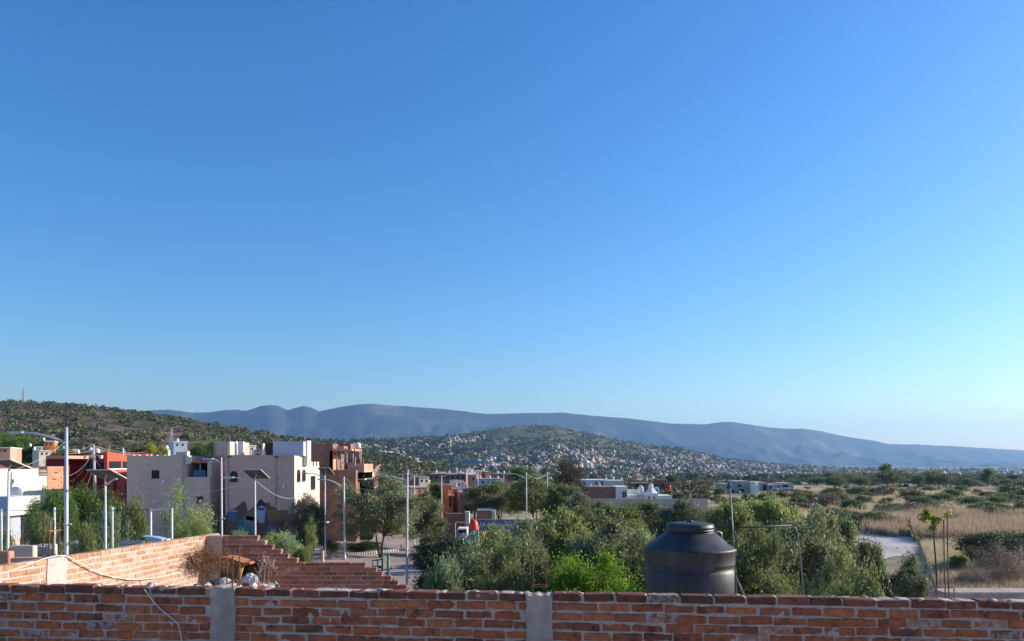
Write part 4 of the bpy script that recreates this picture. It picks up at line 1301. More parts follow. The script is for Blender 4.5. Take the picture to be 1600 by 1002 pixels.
for k in range(80):
    px = random.uniform(1108, 1340) if k < 40 else random.uniform(1340, 1640); row = random.uniform(768, 800) if k < 40 else random.uniform(766, 808)
    if 1330 < px < 1455 and row > 806: continue
    shrub_at(px, row, random.uniform(14, 34) * (.45 + (row - 760) / 60), random.uniform(.4, .6), LS, GS)

# ---- tree line beyond the field
TL = 'tree line beyond the dry field'
LT = 'dark green tree in the line beyond the dry field'
random.seed(5)
for k in range(62):
    px = 1262 + 370 * (k + random.random()) / 62
    row = 768 + random.uniform(-6, 4) - (px < 1330) * 2
    Y = random.uniform(330, 480)
    wp = random.uniform(14, 34)
    ht = random.uniform(0, 9) + (9 if 1370 < px < 1480 and random.random() < .4 else 0)
    x = XX(px, Y); zb = gz(x, Y)
    plant('tree', random.choice(['far_tree', 'far_tree', 'far_tall']), x, Y, max(4.0, (ht + 12) / F * Y), wp / F * Y, LT + (' at its left end' if px < 1370 else ' in its tall middle stretch' if px < 1480 else ' towards its right end'), 'tree', TL + (' left' if px < 1370 else ' middle' if px < 1480 else ' right'))
plant('tree', 'far_tall', XX(1541, 380), 380, 10.5, 5, 'lone tall tree standing above the tree line at far right', 'tree')
plant('tree', 'far_tall', XX(1385, 400), 400, 13, 6, 'tallest pointed tree in the middle of the tree line', 'tree')

# ---- grass
def blades(name, polys, n, h, wd, mat, lean=.25, seed=1):
    rng = np.random.default_rng(seed)
    P = np.array(polys, float)
    tri = [(P[0], P[i], P[i + 1]) for i in range(1, len(P) - 1)]
    ar = np.array([abs(np.cross(b - a, c - a)) for a, b, c in tri]); k = rng.choice(len(tri), n, p=ar / ar.sum())
    T = np.array(tri)[k]
    u, v = rng.random(n), rng.random(n); f = u + v > 1; u[f] = 1 - u[f]; v[f] = 1 - v[f]
    xy = T[:, 0] + (T[:, 1] - T[:, 0]) * u[:, None] + (T[:, 2] - T[:, 0]) * v[:, None]
    keep = fbm(xy[:, 0] / 3.0, xy[:, 1] / 3.0, 3) > .34
    xy = xy[keep]; n = len(xy)
    z = ground_h(xy[:, 0], xy[:, 1])
    hh = h * (.5 + rng.random(n)) * (.55 + .9 * fbm(xy[:, 0] / 5, xy[:, 1] / 5, 2)); a = rng.random(n) * 6.28
    ww = wd * (.5 + rng.random(n))
    b = np.stack([xy[:, 0], xy[:, 1], z], -1)
    s = np.stack([np.cos(a) * ww, np.sin(a) * ww, 0 * a], -1)
    t = b + np.stack([rng.normal(size=n) * lean * hh, rng.normal(size=n) * lean * hh, hh], -1)
    V = np.stack([b - s, b + s, t], 1).reshape(-1, 3)
    o = link(name, npmesh(name, V, np.arange(3 * n).reshape(n, 3), MATS[mat]))
    return o
g = blades('dry_grass', [gxy(1470, 945), gxy(1640, 945), gxy(1700, 845), gxy(1440, 850)], 90000, .55, .022, 'dry_grass', .35)
tag(g, 'straw coloured dry grass at right below the bushes', 'grass', kind='stuff')
g = blades('dry_reeds', [gxy(1345, 833), gxy(1430, 837), gxy(1470, 850), gxy(1720, 850), gxy(1700, 808), gxy(1470, 812), gxy(1345, 818)], 90000, 1.25, .030, 'dry_reed', .14, 2)
tag(g, 'pinkish brown band of tall dry reeds behind the bare ground', 'reeds', kind='stuff')
g = blades('field_grass', [gxy(1180, 812), gxy(1700, 812), gxy(1700, 762), gxy(1180, 762)], 70000, .8, .09, 'dry_grass', .3, 3)
tag(g, 'thin dry grass across the far field', 'grass', kind='stuff')

# ------------------------------------------------------------------ lamp posts
def lamp(px, ytop, Y, label, arm=None, panel=None, r=0.055, mat='white_pole', group='lamp posts around the square', name='street_lamp', base_px=None, clamp=True, head=True):
    x = XX(px, Y); zt = ZZ(ytop, Y); bx = XX(base_px if base_px else px, Y); zb = gz(bx, Y)
    e = empty(name, (bx, Y, zb), label, 'lamp post', group)
    mb = MB(); mb.tube([(0, 0, 0), (0, 0, .35), (0, 0, .36), ((x - bx) * .5, 0, (zt - zb) * .5), (x - bx, 0, zt - zb)], [r * 1.6, r * 1.6, r * 1.15, r, r * .8], 10)
    pole = mb.build('pole', MATS[mat], e, True)
    if clamp:
        mb = MB(); mb.tube([((x - bx) * .5, 0, (zt - zb) * .56), ((x - bx) * .5, 0, (zt - zb) * .56 + .06)], r * 1.35, 8); mb.box(r, r + .12, -.03, .03, (zt - zb) * .56, (zt - zb) * .56 + .05)
        mb.build('clamp', MATS['steel_galv'], pole)
    if arm:
        # arm: (end px, end row, start row)
        (ex, ey, sy) = arm
        xe, ze, zs = XX(ex, Y) - bx, ZZ(ey, Y) - zb, ZZ(sy, Y) - zb
        xs = x - bx
        mb = MB(); mb.tube([(xs, 0, zs), (xs + (xe - xs) * .35, 0, zs + (ze - zs) * .55), (xs + (xe - xs) * .7, 0, zs + (ze - zs) * .9), (xe, 0, ze)], r * .62, 8)
        mb.build('arm', MATS[mat], e, True)
        if head:
            s = 1 if xe > xs else -1
            mb = MB(); mb.cbox(min(xe - s * .1, xe + s * .5), max(xe - s * .1, xe + s * .5), -.13, .13, ze - .05, ze + .04, .03)
            hd = mb.build('lamp_head', MATS['steel_galv'], e)
            mb = MB(); mb.box(min(xe, xe + s * .42), max(xe, xe + s * .42), -.10, .10, ze - .062, ze - .048)
            mb.build('lens', MATS['frame_white'], hd)
    e.rotation_euler = (random.uniform(-.008, .008), random.uniform(-.008, .008), 0)
    if panel:
        panel = (panel[0] + 1, panel[1] - 1, panel[2] - 1.5, panel[3] + 1.5, panel[4])
        # panel: x0, x1, row top, row bottom ; tilted sheet seen from below
        (p0, p1, ya, yb, slant) = panel
        xa, xb = XX(p0, Y) - bx, XX(p1, Y) - bx
        za, zb2 = ZZ(ya, Y) - zb, ZZ(yb, Y) - zb
        d = slant
        q = [(xa, d, zb2), (xb - .0, d, zb2), (xb - (p1 - p0) * .0, -d, za), (xa, -d, za)]
        sh = (xb - xa) * .16
        lo = [Vector((xa + sh, d, zb2)), Vector((xb + sh * .6, d, zb2)), Vector((xb - sh * .6, -d, za)), Vector((xa - sh * .3, -d, za))]
        nrm = (lo[1] - lo[0]).cross(lo[3] - lo[0]).normalized() * .04
        mb = MB(); mb.add(lo + [p + nrm for p in lo], [(3, 2, 1, 0), (4, 5, 6, 7), (0, 1, 5, 4), (1, 2, 6, 5), (2, 3, 7, 6), (3, 0, 4, 7)])
        pn = mb.build('solar_panel', MATS['solar'], e)
        mb = MB()
        for i in range(4):
            mb.tube([lo[i] + nrm * .5, lo[(i + 1) % 4] + nrm * .5], .022, 6)
        mb.tube([(lo[0] + lo[1]) / 2 + nrm * .4, (lo[2] + lo[3]) / 2 + nrm * .4], .028, 6)
        mb.build('panel_frame', MATS['white_pole'], pn)
        mb = MB(); mb.tube([(x - bx, 0, zt - zb - .02), tuple((lo[0] + lo[1] + lo[2] + lo[3]) / 4)], r * .6, 6)
        mb.build('bracket', MATS['steel_galv'], pn)
    return e

lamp(15, 735, 26, 'leaning slim solar lamp post at the left edge', None, (0, 36, 719, 730, .45), .05, base_px=8.5)
lamp(103.5, 668, 30, 'tall thick silver lamp post with long arm over the left houses', (34, 676, 692), None, .078, 'steel_galv')
lamp(165.5, 748, 30, 'solar lamp post with dark panel in front of the red house', (184, 748.5, 760), (146, 188, 735, 746, .4), .048, head=False)
lamp(347, 715, 42, 'slim white lamp post before the corner of the grey house', (332, 717, 724), None, .052)
lamp(399.5, 750, 40, 'solar lamp post with double panel standing before the mural', (364, 746, 756), (385, 417, 735, 746, .42), .05)
lamp(508, 742, 60, 'solar lamp post in front of the brown brick house', (482, 739.5, 747), (499, 520, 732, 740, .5), .06)
lamp(538.5, 745, 60, 'white lamp post with long left arm beside the big mesquite', (507, 749, 763), None, .07)
lamp(635.5, 738, 46, 'tall white lamp post nearest the square just above the parapet', (602, 744, 752.5), None, .062)
lamp(647.5, 742, 72, 'white lamp post right behind the tallest one by the square', (638, 740, 747), None, .062)
lamp(690.5, 743, 79, 'white lamp post left of the orange house', (706, 741, 746), None, .06)
lamp(747, 738, 118, 'distant lamp post right of the orange house', (735, 734, 741), None, .07)
lamp(787, 742, 120, 'plain slim pole between the two middle trees', None, None, .07, 'steel_galv')
lamp(823, 738, 75, 'white lamp post with arm left of the rightmost lamp', (798, 740, 748), None, .06)
lamp(855.5, 738, 84, 'rightmost white lamp post near the conifer', (838, 741, 746), None, .06)
# fence posts, utility poles
up = empty('utility_pole', W(148, 770, 60), 'concrete utility pole with crossarm in front of the red house', 'pole')
up.location.z = gz(up.location.x, 60)
mb = MB(); mb.tube([W(149.5, 790, 60), W(146, 695, 60)], [.12, .08], 8); mb.world_build('pole', MATS['concrete_pale'], up, True)
mb = MB(); mb.tube([W(131, 712, 60), W(160, 712, 60)], .05, 6); mb.world_build('crossarm', MATS['concrete_pale'], up)
for px in (133, 146, 158):
    mb = MB(); mb.tube([W(px, 712, 60), W(px, 717, 60)], [.16, .10], 8); mb.world_build('insulator', MATS['frame_white'], up)
mast = empty('radio_mast', W(913, 756, 300), 'tall slim pale mast rising above the white houses', 'mast')
mast.location.z = gz(mast.location.x, 300)
mb = MB(); mb.tube([W(913.5, 765, 300), W(912.5, 683, 300)], [.20, .12], 8); mb.world_build('shaft', MATS['pipe_grey'], mast, True)
mb = MB()
for row in (686, 690): mb.tube([W(911, row, 300), W(914, row, 300)], .35, 6)
mb.world_build('antenna', MATS['steel_galv'], mast)

def pylon(px, ytop, ybase, Y, wpx, label):
    e = empty('power_pylon', W(px, ybase, Y), label, 'pylon')
    mb = MB(); h = (ybase - ytop) / F * Y; w = wpx / F * Y / 2; t = .16 * Y / 600
    for sx in (-1, 1):
        for sy in (-1, 1):
            mb.tube([(sx * w, sy * w, -2), (sx * w * .35, sy * w * .35, h * .6), (0, 0, h)], t, 4)
    for k in range(7):
        z0 = h * k / 8; z1 = h * (k + 1) / 8; a0 = w * (1 - z0 / h * .9); a1 = w * (1 - z1 / h * .9)
        mb.tube([(-a0, -a0, z0), (a1, -a1, z1)], t * .7, 4); mb.tube([(a0, -a0, z0), (-a1, -a1, z1)], t * .7, 4)
    mb.build('lattice', MATS['steel_galv'], e)
    mb = MB()
    for f in (.55, .7, .85): mb.tube([(-w * 1.2, 0, h * f), (w * 1.2, 0, h * f)], t, 4)
    mb.build('crossarm', MATS['steel_galv'], e)
pylon(37, 606, 630, 660, 5, 'lattice power pylon on the crest of the left hill')
pylon(268, 668, 706, 260, 9, 'pale lattice pylon behind the bright yellow green tree')
pylon(831, 655, 666, 2690, 3, 'left one of the twin antenna towers on the town hill')
pylon(838, 654, 666, 2690, 3, 'right one of the twin antenna towers on the town hill')

# chain link fence of the court
fe = empty('chain_link_fence', W(170, 860, 31), 'chain link fence on white posts behind the sunlit brick wall', 'fence')
fe.location.z = gz(fe.location.x, 31)
fz0, fz1 = ZZ(872, 31), ZZ(797, 31)
for px, t in ((2, 796), (85, 793), (175.5, 793), (235.5, 796), (268.5, 794)):
    mb = MB(); mb.tube([W(px, 900, 31), W(px, t, 31)], .045, 8); mb.world_build('post', MATS['white_pole'], fe, True)
mb = MB(); mb.tube([W(-30, 797.5, 31), W(110, 797.5, 31), W(235, 796.5, 31)], .016, 5); mb.world_build('top_rail', MATS['iron_dark'], fe)
mb = MB(); mb.tube([W(235, 797.5, 31), W(268, 795.5, 31)], .040, 8); mb.world_build('gate_bar', MATS['white_pole'], fe)
V, Q = [], []
x0, x1 = XX(-30, 31), XX(235, 31); H_ = fz1 - fz0; k = 0
sp = .11; tw = .004
xx = x0 - H_
while xx < x1:
    for d in (1, -1):
        xa, xb = (xx, xx + H_) if d == 1 else (xx + H_, xx)
        za, zb_ = fz0, fz1
        # clip
        lo_, hi_ = 0.0, 1.0
        for lim, sgn in ((x0, 1), (x1, -1)):
            pa, pb = sgn * (xa - lim), sgn * (xb - lim)
            if pa < 0 and pb < 0: lo_ = 2
            elif pa < 0: lo_ = max(lo_, pa / (pa - pb))
            elif pb < 0: hi_ = min(hi_, pa / (pa - pb))
        if lo_ < hi_:
            A = (xa + (xb - xa) * lo_, za + (zb_ - za) * lo_); B = (xa + (xb - xa) * hi_, za + (zb_ - za) * hi_)
            b = len(V); V += [(A[0] - tw, 31.0, A[1]), (A[0] + tw, 31.0, A[1]), (B[0] + tw, 31.0, B[1]), (B[0] - tw, 31.0, B[1])]
            Q.append((b, b + 1, b + 2, b + 3))
    xx += sp
V = np.array(V) - np.array(fe.location)
mesh_o = link('wire_mesh', npmesh('wire_mesh', V, Q, MATS['iron_dark']), fe); mesh_o['kind'] = 'stuff'

# pale blue wing-shaped lamp head behind the sunlit wall
wg = empty('flood_lamp', W(240, 850, 24), 'pale blue wing shaped lamp head with white fitting above the sunlit wall', 'lamp')
wg.location.z = gz(wg.location.x, 24)
mb = MB(); Yq = 24
mb.prism([(XX(a, Yq), ZZ(b, Yq)) for a, b in ((222, 838), (240, 839.5), (252, 842.5), (254, 847), (240, 848.5), (234, 846), (226, 840))], (0, Yq, 0), (1, 0, 0), (0, 0, 1), (0, 1, 0), .35)
M('lamp_blue', (0.34, 0.45, 0.60), .4, .1, 3); mb.world_build('shell', MATS['lamp_blue'], wg)
mb = MB(); mb.cbox(XX(252, Yq), XX(261, Yq), Yq + .05, Yq + .3, ZZ(848.5, Yq), ZZ(843, Yq), .03); mb.world_build('fitting', MATS['frame_white'], wg)
mb = MB(); mb.tube([W(260, 846, Yq + .15), W(269, 848, Yq + .15), W(270, 905, Yq + .15), W(270, 960, Yq + .15)], .03, 8); mb.world_build('pole', MATS['white_pole'], wg, True)

# low walls at left behind the fence
def low_wall(name, x0, x1, yt, Y, th_, mat, label, yb=None, stones=False):
    zb = gz(XX((x0 + x1) / 2, Y), Y) - .2
    e = empty(name, (XX((x0 + x1) / 2, Y), Y, zb), label, 'wall')
    mb = MB(); mb.cbox(XX(x0, Y), XX(x1, Y), Y, Y + th_, zb, ZZ(yt, Y), .03); mb.world_build('core', MATS[mat], e)
    if stones:
        r = random.Random(int(x0)); 
        for row in np.arange(yt + 2, min(yt + 26, 872), 3.4):
            p = x0
            while p < x1 - 1:
                w = r.uniform(2.6, 5)
                mb = MB(); mb.cbox(XX(p + .2, Y), XX(min(p + w, x1), Y), Y - .06 - r.uniform(0, .05), Y, ZZ(row + 3.1, Y), ZZ(row, Y), .025)
                mb.v = [(a + r.uniform(-.02, .02), b + r.uniform(-.015, .015), c + r.uniform(-.02, .02)) for a, b, c in mb.v]
                mb.world_build('stone', MATS['stone_white'], e); p += w
    return e
low_wall('stone_wall', 57, 84, 851, 33.0, .3, 'stone_white', 'pale rubble stone wall left of the tall thick lamp post', stones=True)
low_wall('stone_wall', 110, 143, 846, 33.0, .3, 'stone_white', 'pale rubble stone wall right of the tall thick lamp post', stones=True)
low_wall('stone_wall', 186, 222, 846, 33.2, .3, 'stone_white', 'pale rubble stone wall at the foot of the straggly bushes', stones=True)
low_wall('low_wall', -20, 14, 862, 21, .25, 'brick_far_lit', 'low coral red wall at the lower left edge')
low_wall('low_wall', 15, 62, 872, 20, .25, 'plast_pink', 'low salmon wall with pale coping beside the leaning lamp post')
low_wall('low_wall', 14, 52, 853, 26, .25, 'plast_grey', 'dark grey low wall below the white shop')
low_wall('low_wall', 140, 170, 836, 36, .25, 'plast_grey', 'grey block wall with pale top in front of the wide tree')
low_wall('brick_pier', 165, 171, 836, 35.6, .5, 'brick_far_lit', 'orange brick pier beside the solar lamp post')

# ------------------------------------------------------------------ buildings
def bld(name, loc_px, Y, label, cat='house', group=None, rz=0.0):
    x = XX(loc_px, Y)
    return empty(name, (x, Y, gz(x, Y)), label, cat, group, rz)

def bx(e, part, mat, x0, x1, yt, yb, Y, depth, parent=None, cham=0.0):
    """box whose front at depth Y spans the given pixels; yb None = down to the ground"""
    mb = MB(); zb = e.location.z - .3 if yb is None else ZZ(yb, Y)
    mb.box(XX(x0, Y), XX(x1, Y), Y, Y + depth, zb, ZZ(yt, Y))
    o = mb.world_build(part, MATS[mat], e)
    if parent is not None: o.parent = parent
    return o

def front_win(e, x0, x1, yt, yb, Y, shape='rect', frame='frame_white', glass='glass_dark', proud=.05):
    """window in a wall facing the camera at depth Y"""
    xa, xb, z0, z1 = XX(x0, Y), XX(x1, Y), ZZ(yb, Y), ZZ(yt, Y)
    poly = arch(xb - xa, z1 - z0) if shape == 'arch' else rect(-(xb - xa) / 2, (xb - xa) / 2, 0, z1 - z0)
    o = ((xa + xb) / 2, Y - .02, z0)
    mb = MB(); mb.prism(poly, o, (1, 0, 0), (0, 0, 1), (0, 1, 0), .018); w = mb.world_build('window', MATS[glass], e)
    if frame:
        t = .05; mb = MB()
        n = len(poly)
        for i in range(n):
            a = poly[i]; b = poly[(i + 1) % n]
            mb.tube([(o[0] + a[0], Y - proud, z0 + a[1]), (o[0] + b[0], Y - proud, z0 + b[1])], t, 4)
        mb.tube([(o[0], Y - .04, z0), (o[0], Y - .04, z1)], t * .6, 4)
        f = mb.world_build('frame', MATS[frame], e); f.parent = w
    return w

def side_win(e, Xs, pc, wpx, yt, yb, shape='rect', frame='wood_dark', glass='glass_dark'):
    """window in a wall facing right at x = Xs; pc = pixel column of its middle, wpx its seen width"""
    Yc = Xs * F / (pc - 800); Y1 = Xs * F / (pc - wpx / 2 - 800); Y2 = Xs * F / (pc + wpx / 2 - 800)
    w = abs(Y2 - Y1); z0, z1 = ZZ(yb, Yc), ZZ(yt, Yc)
    poly = arch(w, z1 - z0) if shape == 'arch' else rect(-w / 2, w / 2, 0, z1 - z0)
    mb = MB(); mb.prism(poly, (Xs + .005, Yc, z0), (0, 1, 0), (0, 0, 1), (1, 0, 0), .02); win = mb.world_build('window', MATS[glass], e)
    if frame:
        mb = MB(); n = len(poly)
        for i in range(n):
            a = poly[i]; b = poly[(i + 1) % n]
            mb.tube([(Xs + .04, Yc + a[0], z0 + a[1]), (Xs + .04, Yc + b[0], z0 + b[1])], .045, 4)
        f = mb.world_build('frame', MATS[frame], e); f.parent = win
    return win

# grey plain house
g1 = bld('grey_house', 263, 62, 'plain grey rendered house with one dark square window and blue terrace')
bx(g1, 'wall', 'plast_grey', 198, 290.5, 712, None, 62, 9)
bx(g1, 'wall', 'plast_grey', 290.6, 328, 745.5, None, 62.004, 9)
bx(g1, 'parapet', 'plast_grey', 275, 290, 706.5, 712, 62.1, .3)
bx(g1, 'pilaster', 'plast_cream', 290.6, 295, 712, 725, 61.9, .5)
bx(g1, 'pilaster', 'plast_cream', 289, 292.5, 705, 712, 61.9, .5)
bx(g1, 'back_wall', 'tarp_blue', 290.8, 330, 726, 745, 66, .2)
bx(g1, 'side_wall', 'plast_grey', 324, 330, 720, 745.4, 62.2, 4)
bx(g1, 'terrace_panel', 'tarp_blue', 303, 321, 735, 746, 62.3, .1)
bx(g1, 'terrace_post', 'frame_white', 312, 313.4, 722, 735, 63, .1)
bx(g1, 'cabinet', 'lamp_blue', 292, 298, 728, 745.4, 63, .5)
mb = MB(); mb.box(XX(294, 63), XX(328, 63), 62.6, 67, ZZ(724, 63), ZZ(721.5, 63)); mb.world_build('roof', MATS['tile_roof'], g1)
for k in range(17):
    mb = MB(); xx = XX(295 + k * 1.95, 62.7); mb.tube([(xx, 62.5, ZZ(722.5, 62.7)), (xx, 66.5, ZZ(719.5, 62.7))], .055, 6); mb.world_build('roof_tile', MATS['tile_roof'], g1)
front_win(g1, 237, 249, 735, 748, 62, frame=None, glass='opening')
front_win(g1, 308, 316, 776.5, 786, 62, frame='iron_dark')
for px in (206, 214, 226, 232, 243, 252, 259, 268, 280):
    bx(g1, 'parapet_cap', 'plast_cream', px, px + random.uniform(2, 5), 710.8, 712, 62.05, .3)

# cream and rose house with the mural
Xc = XX(460, 62)
c1 = bld('mural_house', 405, 62, 'tall rose grey house with street mural and cream lit side with arched windows')
bx(c1, 'wall', 'plast_rose', 352, 460, 712.5, None, 62, 3.6)
mb = MB(); zt = ZZ(712.5, 62); mb.box(Xc - .25, Xc + .006, 62.004, 65.6, c1.location.z - .3, zt + .004); mb.world_build('side_wall', MATS['plast_cream'], c1)
mb = MB(); mb.box(XX(352, 62), Xc + .004, 65.6, 70.1, c1.location.z - .3, ZZ(729, 68)); mb.world_build('rear_wing', MATS['plast_cream'], c1)
for k in range(4):
    y0 = 65.9 + k * 1.12
    mb = MB(); mb.box(Xc - .28, Xc + .002, y0, y0 + .62, ZZ(729, 68), ZZ(729, 68) + .42); mb.world_build('merlon', MATS['plast_cream'], c1)
bx(c1, 'recess_wall', 'plast_rose', 334, 352, 690, None, 66, 6)
bx(c1, 'side_block', 'plast_grey', 328, 340, 744, None, 64, 5)
front_win(c1, 340.5, 346, 738, 752, 65.98, frame=None, glass='opening')
front_win(c1, 328.5, 336, 728, 744, 66, frame=None, glass='opening')
bx(c1, 'rooftop_block', 'plast_grey', 338, 359, 690, 712, 64, 4)
bx(c1, 'rooftop_wall', 'plast_white', 366.5, 379.5, 690, 712.4, 63.6, .18)
for px, yt in ((355.5, 693), (366.5, 689.5), (377.5, 690), (409, 693)):
    bx(c1, 'roof_post', 'plast_white', px, px + 2.4, yt, 712.4, 63.0, .35)
bx(c1, 'rooftop_shed', 'wood_dark', 415, 427, 692, 712, 64.6, 2)
bx(c1, 'rooftop_room', 'plast_blue', 426.5, 474, 690, 712.4, 63.6, 2.0)
bx(c1, 'roof_tower', 'plast_cream', 474, 480.5, 688.5, 727, 64.4, 1.1)
bx(c1, 'parapet_trim', 'plast_rose', 352, 460, 711.2, 713.2, 61.93, .2)
front_win(c1, 360.5, 370.5, 737, 752.5, 62, 'arch', frame='wood_dark')
for pc, yt, yb, sh in ((466, 734, 753, 'arch'), (474.2, 734, 752, 'arch'), (466, 781, 803, 'arch'), (474.2, 781, 801, 'arch')):
    side_win(c1, Xc + .006, pc, 4.4, yt, yb, sh)
side_win(c1, Xc + .004, 488.5, 6, 744.5, 765, 'rect')
side_win(c1, Xc + .004, 483.5, 4, 790, 804, 'rect')
side_win(c1, Xc + .004, 489, 3.4, 790, 801, 'rect')
side_win(c1, Xc + .006, 466, 3.6, 824, 836, 'arch', frame=None, glass='opening')
for px in (357, 431):
    bx(c1, 'roof_drain', 'iron_dark', px - 2, px + 2.5, 712.8, 715, 61.8, .2)
# mural: painted shapes, each a thin skin of paint on the plaster
M('paint_brown', (0.17, 0.10, 0.07), .9, .25, .8); M('paint_ochre', (0.25, 0.155, 0.065), .9, .25, .8); M('paint_lilac', (0.42, 0.40, 0.52), .9, .15, .8)
M('paint_blue', (0.09, 0.16, 0.27), .9, .25, .8); M('paint_teal', (0.03, 0.22, 0.22), .9, .3, .8); M('paint_dark', (0.045, 0.045, 0.06), .9, .3, .8); M('paint_grey', (0.20, 0.19, 0.21), .9, .25, .8)
mur = empty('mural', (0, 0, 0)); mur.parent = c1
def paint(part, mat, pts, layer):
    Yp = 62 - .004 * layer
    mb = MB(); mb.prism([(XX(a, Yp), ZZ(b, Yp)) for a, b in pts], (0, Yp, 0), (1, 0, 0), (0, 0, 1), (0, 1, 0), .003)
    o = mb.world_build(part, MATS[mat], c1); o.parent = mur
paint('painted_hill', 'paint_brown', [(352, 860), (352, 806), (358, 797), (366, 795), (374, 789), (381, 782.5), (385, 788), (387, 799), (393, 795), (400, 789), (408, 785), (417, 786), (421, 785), (423, 791), (432, 793), (433, 798), (449, 797), (450, 804), (458, 805), (459, 860)], 1)
paint('painted_wall', 'paint_ochre', [(384, 812), (386, 801), (397, 795), (400, 800), (400, 815)], 2)
paint('painted_wall', 'paint_ochre', [(417, 813), (418, 797), (432, 795), (433, 800), (449, 799), (449, 811), (436, 815)], 2)
paint('painted_roof', 'paint_dark', [(398, 792), (403, 785), (407, 779), (411, 783), (416, 790), (412, 793), (405, 796)], 3)
paint('painted_face', 'paint_lilac', [(408 + 8 * math.cos(t) + .7, 804 + 14 * math.sin(t)) for t in np.linspace(0, 2 * math.pi, 20)[:-1]], 4)
paint('painted_ring', 'paint_dark', [(403, 795), (408, 793), (414, 796), (413, 798), (408, 796), (404, 798)], 5)
paint('painted_ring', 'paint_dark', [(415, 797), (416.5, 803), (415.5, 812), (413.5, 815), (414.5, 804)], 5)
paint('painted_cube', 'paint_blue', [(357, 800), (370, 798), (370.5, 813), (364, 816), (358, 812)], 3)
paint('painted_cube_top', 'paint_lilac', [(358, 799.5), (361, 797.5), (370.5, 797.5), (370, 799.6)], 4)
paint('painted_letter', 'paint_teal', [(371, 814), (376, 810), (379, 818), (378, 828), (374, 832), (371, 824)], 3)
paint('painted_letter', 'paint_teal', [(384, 824), (388, 818), (391, 826), (395, 834), (390, 836), (386, 830)], 3)
paint('painted_block', 'paint_grey', [(379, 806), (398, 808), (398, 832), (381, 836)], 2)
paint('painted_spot', 'paint_blue', [(421, 818), (426, 816), (429, 822), (427, 832), (422, 836), (419, 828)], 3)
paint('painted_spot', 'paint_teal', [(418, 837), (424, 836), (428, 842), (426, 850), (419, 850)], 3)

M('plaster_patch', (0.50, 0.385, 0.325), .95, .15, 1.2, .004); M('plaster_patch_pale', (0.68, 0.53, 0.45), .95, .12, 1.2, .004)
rp = random.Random(44)
def patches(e, Y, x0, x1, y0, y1, n):
    for k in range(n):
        cx_, cy_ = rp.uniform(x0, x1), rp.uniform(y0, y1); rx_, ry_ = rp.uniform(2, 6), rp.uniform(1.2, 4.5); m_ = 11
        pts = [(XX(cx_ + rx_ * rp.uniform(.6, 1.1) * math.cos(6.283 * i / m_), Y), ZZ(cy_ + ry_ * rp.uniform(.6, 1.1) * math.sin(6.283 * i / m_), Y)) for i in range(m_)]
        mb = MB(); mb.prism(pts, (0, Y - .006 - .0015 * k, 0), (1, 0, 0), (0, 0, 1), (0, 1, 0), .003)
        mb.world_build('plaster_patch', MATS[rp.choice(['plaster_patch', 'plaster_patch_pale'])], e)
patches(g1, 62, 205, 284, 720, 800, 9); patches(c1, 62, 358, 452, 722, 775, 8)
for e, Y, px, ya, yb in ((g1, 61.95, 286.5, 714, 800), (c1, 61.95, 431, 716, 790), (c1, 61.95, 356, 716, 796)):
    mb = MB(); mb.tube([W(px, ya, Y), W(px + .2, (ya + yb) / 2, Y), W(px, yb, Y)], .045, 6); mb.world_build('down_pipe', MATS['concrete_pale'], e, True)
for e, Y, px, yt in ((c1, 63, 391, 700), (c1, 63, 394, 699), (c1, 63, 403, 702), (c1, 64, 446, 684), (c1, 64, 459, 683), (g1, 63, 222, 705), (g1, 63, 224.5, 704), (g1, 63, 262, 706)):
    mb = MB(); mb.tube([W(px, 713, Y), W(px + rp.uniform(-.5, .5), yt, Y)], .022, 5); mb.world_build('roof_rod', MATS['rebar'], e)
cyl_tank2 = []
for e, Y, px, yb, h_, wd_, m_ in ((c1, 65.5, 398, 712.3, 10, 8, 'plast_white'), (g1, 66, 248, 711.8, 5, 6, 'tank')):
    cyl_tank2.append((e, px, yb - h_, yb, wd_, Y, m_))
for e, Y, px, py in ((g1, 61.9, 255, 752), (c1, 61.9, 443, 760)):
    mb = MB(); q_ = W(px, py, Y); mb.cbox(q_.x - .14, q_.x + .14, Y, Y + .1, q_.z - .2, q_.z + .2, .02); mb.world_build('meter_box', MATS['steel_galv'], e)

# half-built brown brick house
b1 = bld('brick_house', 530, 72, 'half built brown brick house with open concrete frame on its roof')
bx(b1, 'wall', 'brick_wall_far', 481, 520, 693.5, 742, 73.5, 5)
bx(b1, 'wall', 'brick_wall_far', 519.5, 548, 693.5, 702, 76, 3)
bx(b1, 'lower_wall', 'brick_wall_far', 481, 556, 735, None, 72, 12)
bx(b1, 'slab', 'plast_pink', 519, 549.5, 701.5, 704.5, 72.6, 5)
bx(b1, 'roof_block', 'plast_pink', 526, 537.5, 697.5, 701.4, 73, 1.5)
sbx = lambda *q: sbox(b1, *q)
LIT_B1 = True
for px, ya, yb, w in ((531.5, 705, 733, 1.8), (541, 708, 724, 1.2), (550.5, 709, 724, 1.4), (554, 714, 734, 1.5), (562.5, 704, 724, 1.6), (525, 714, 735, 2.2)):
    bx(b1, 'concrete_post', 'concrete_pale', px, px + w, ya, yb, 73, .14)
bx(b1, 'beam', 'concrete_pale', 533, 548, 723, 724.2, 73.02, .14)
bx(b1, 'beam', 'concrete_pale', 533, 543, 713.5, 714.6, 73.02, .14)
bx(b1, 'back_wall', 'brick_wall_far', 540, 568, 717, 737, 79, .2)
bx(b1, 'rear_wall', 'concrete', 544, 562, 703, 718, 80, .2)
bx(b1, 'terrace_wall', 'brick_wall_far', 556, 570, 726, 738, 74, .2)
bx(b1, 'corner_wall', 'plast_cream', 553.5, 570, 737.6, 748, 73, 4)
bx(b1, 'brick_infill', 'brick_wall_far', 556, 577, 748, None, 74, 3)
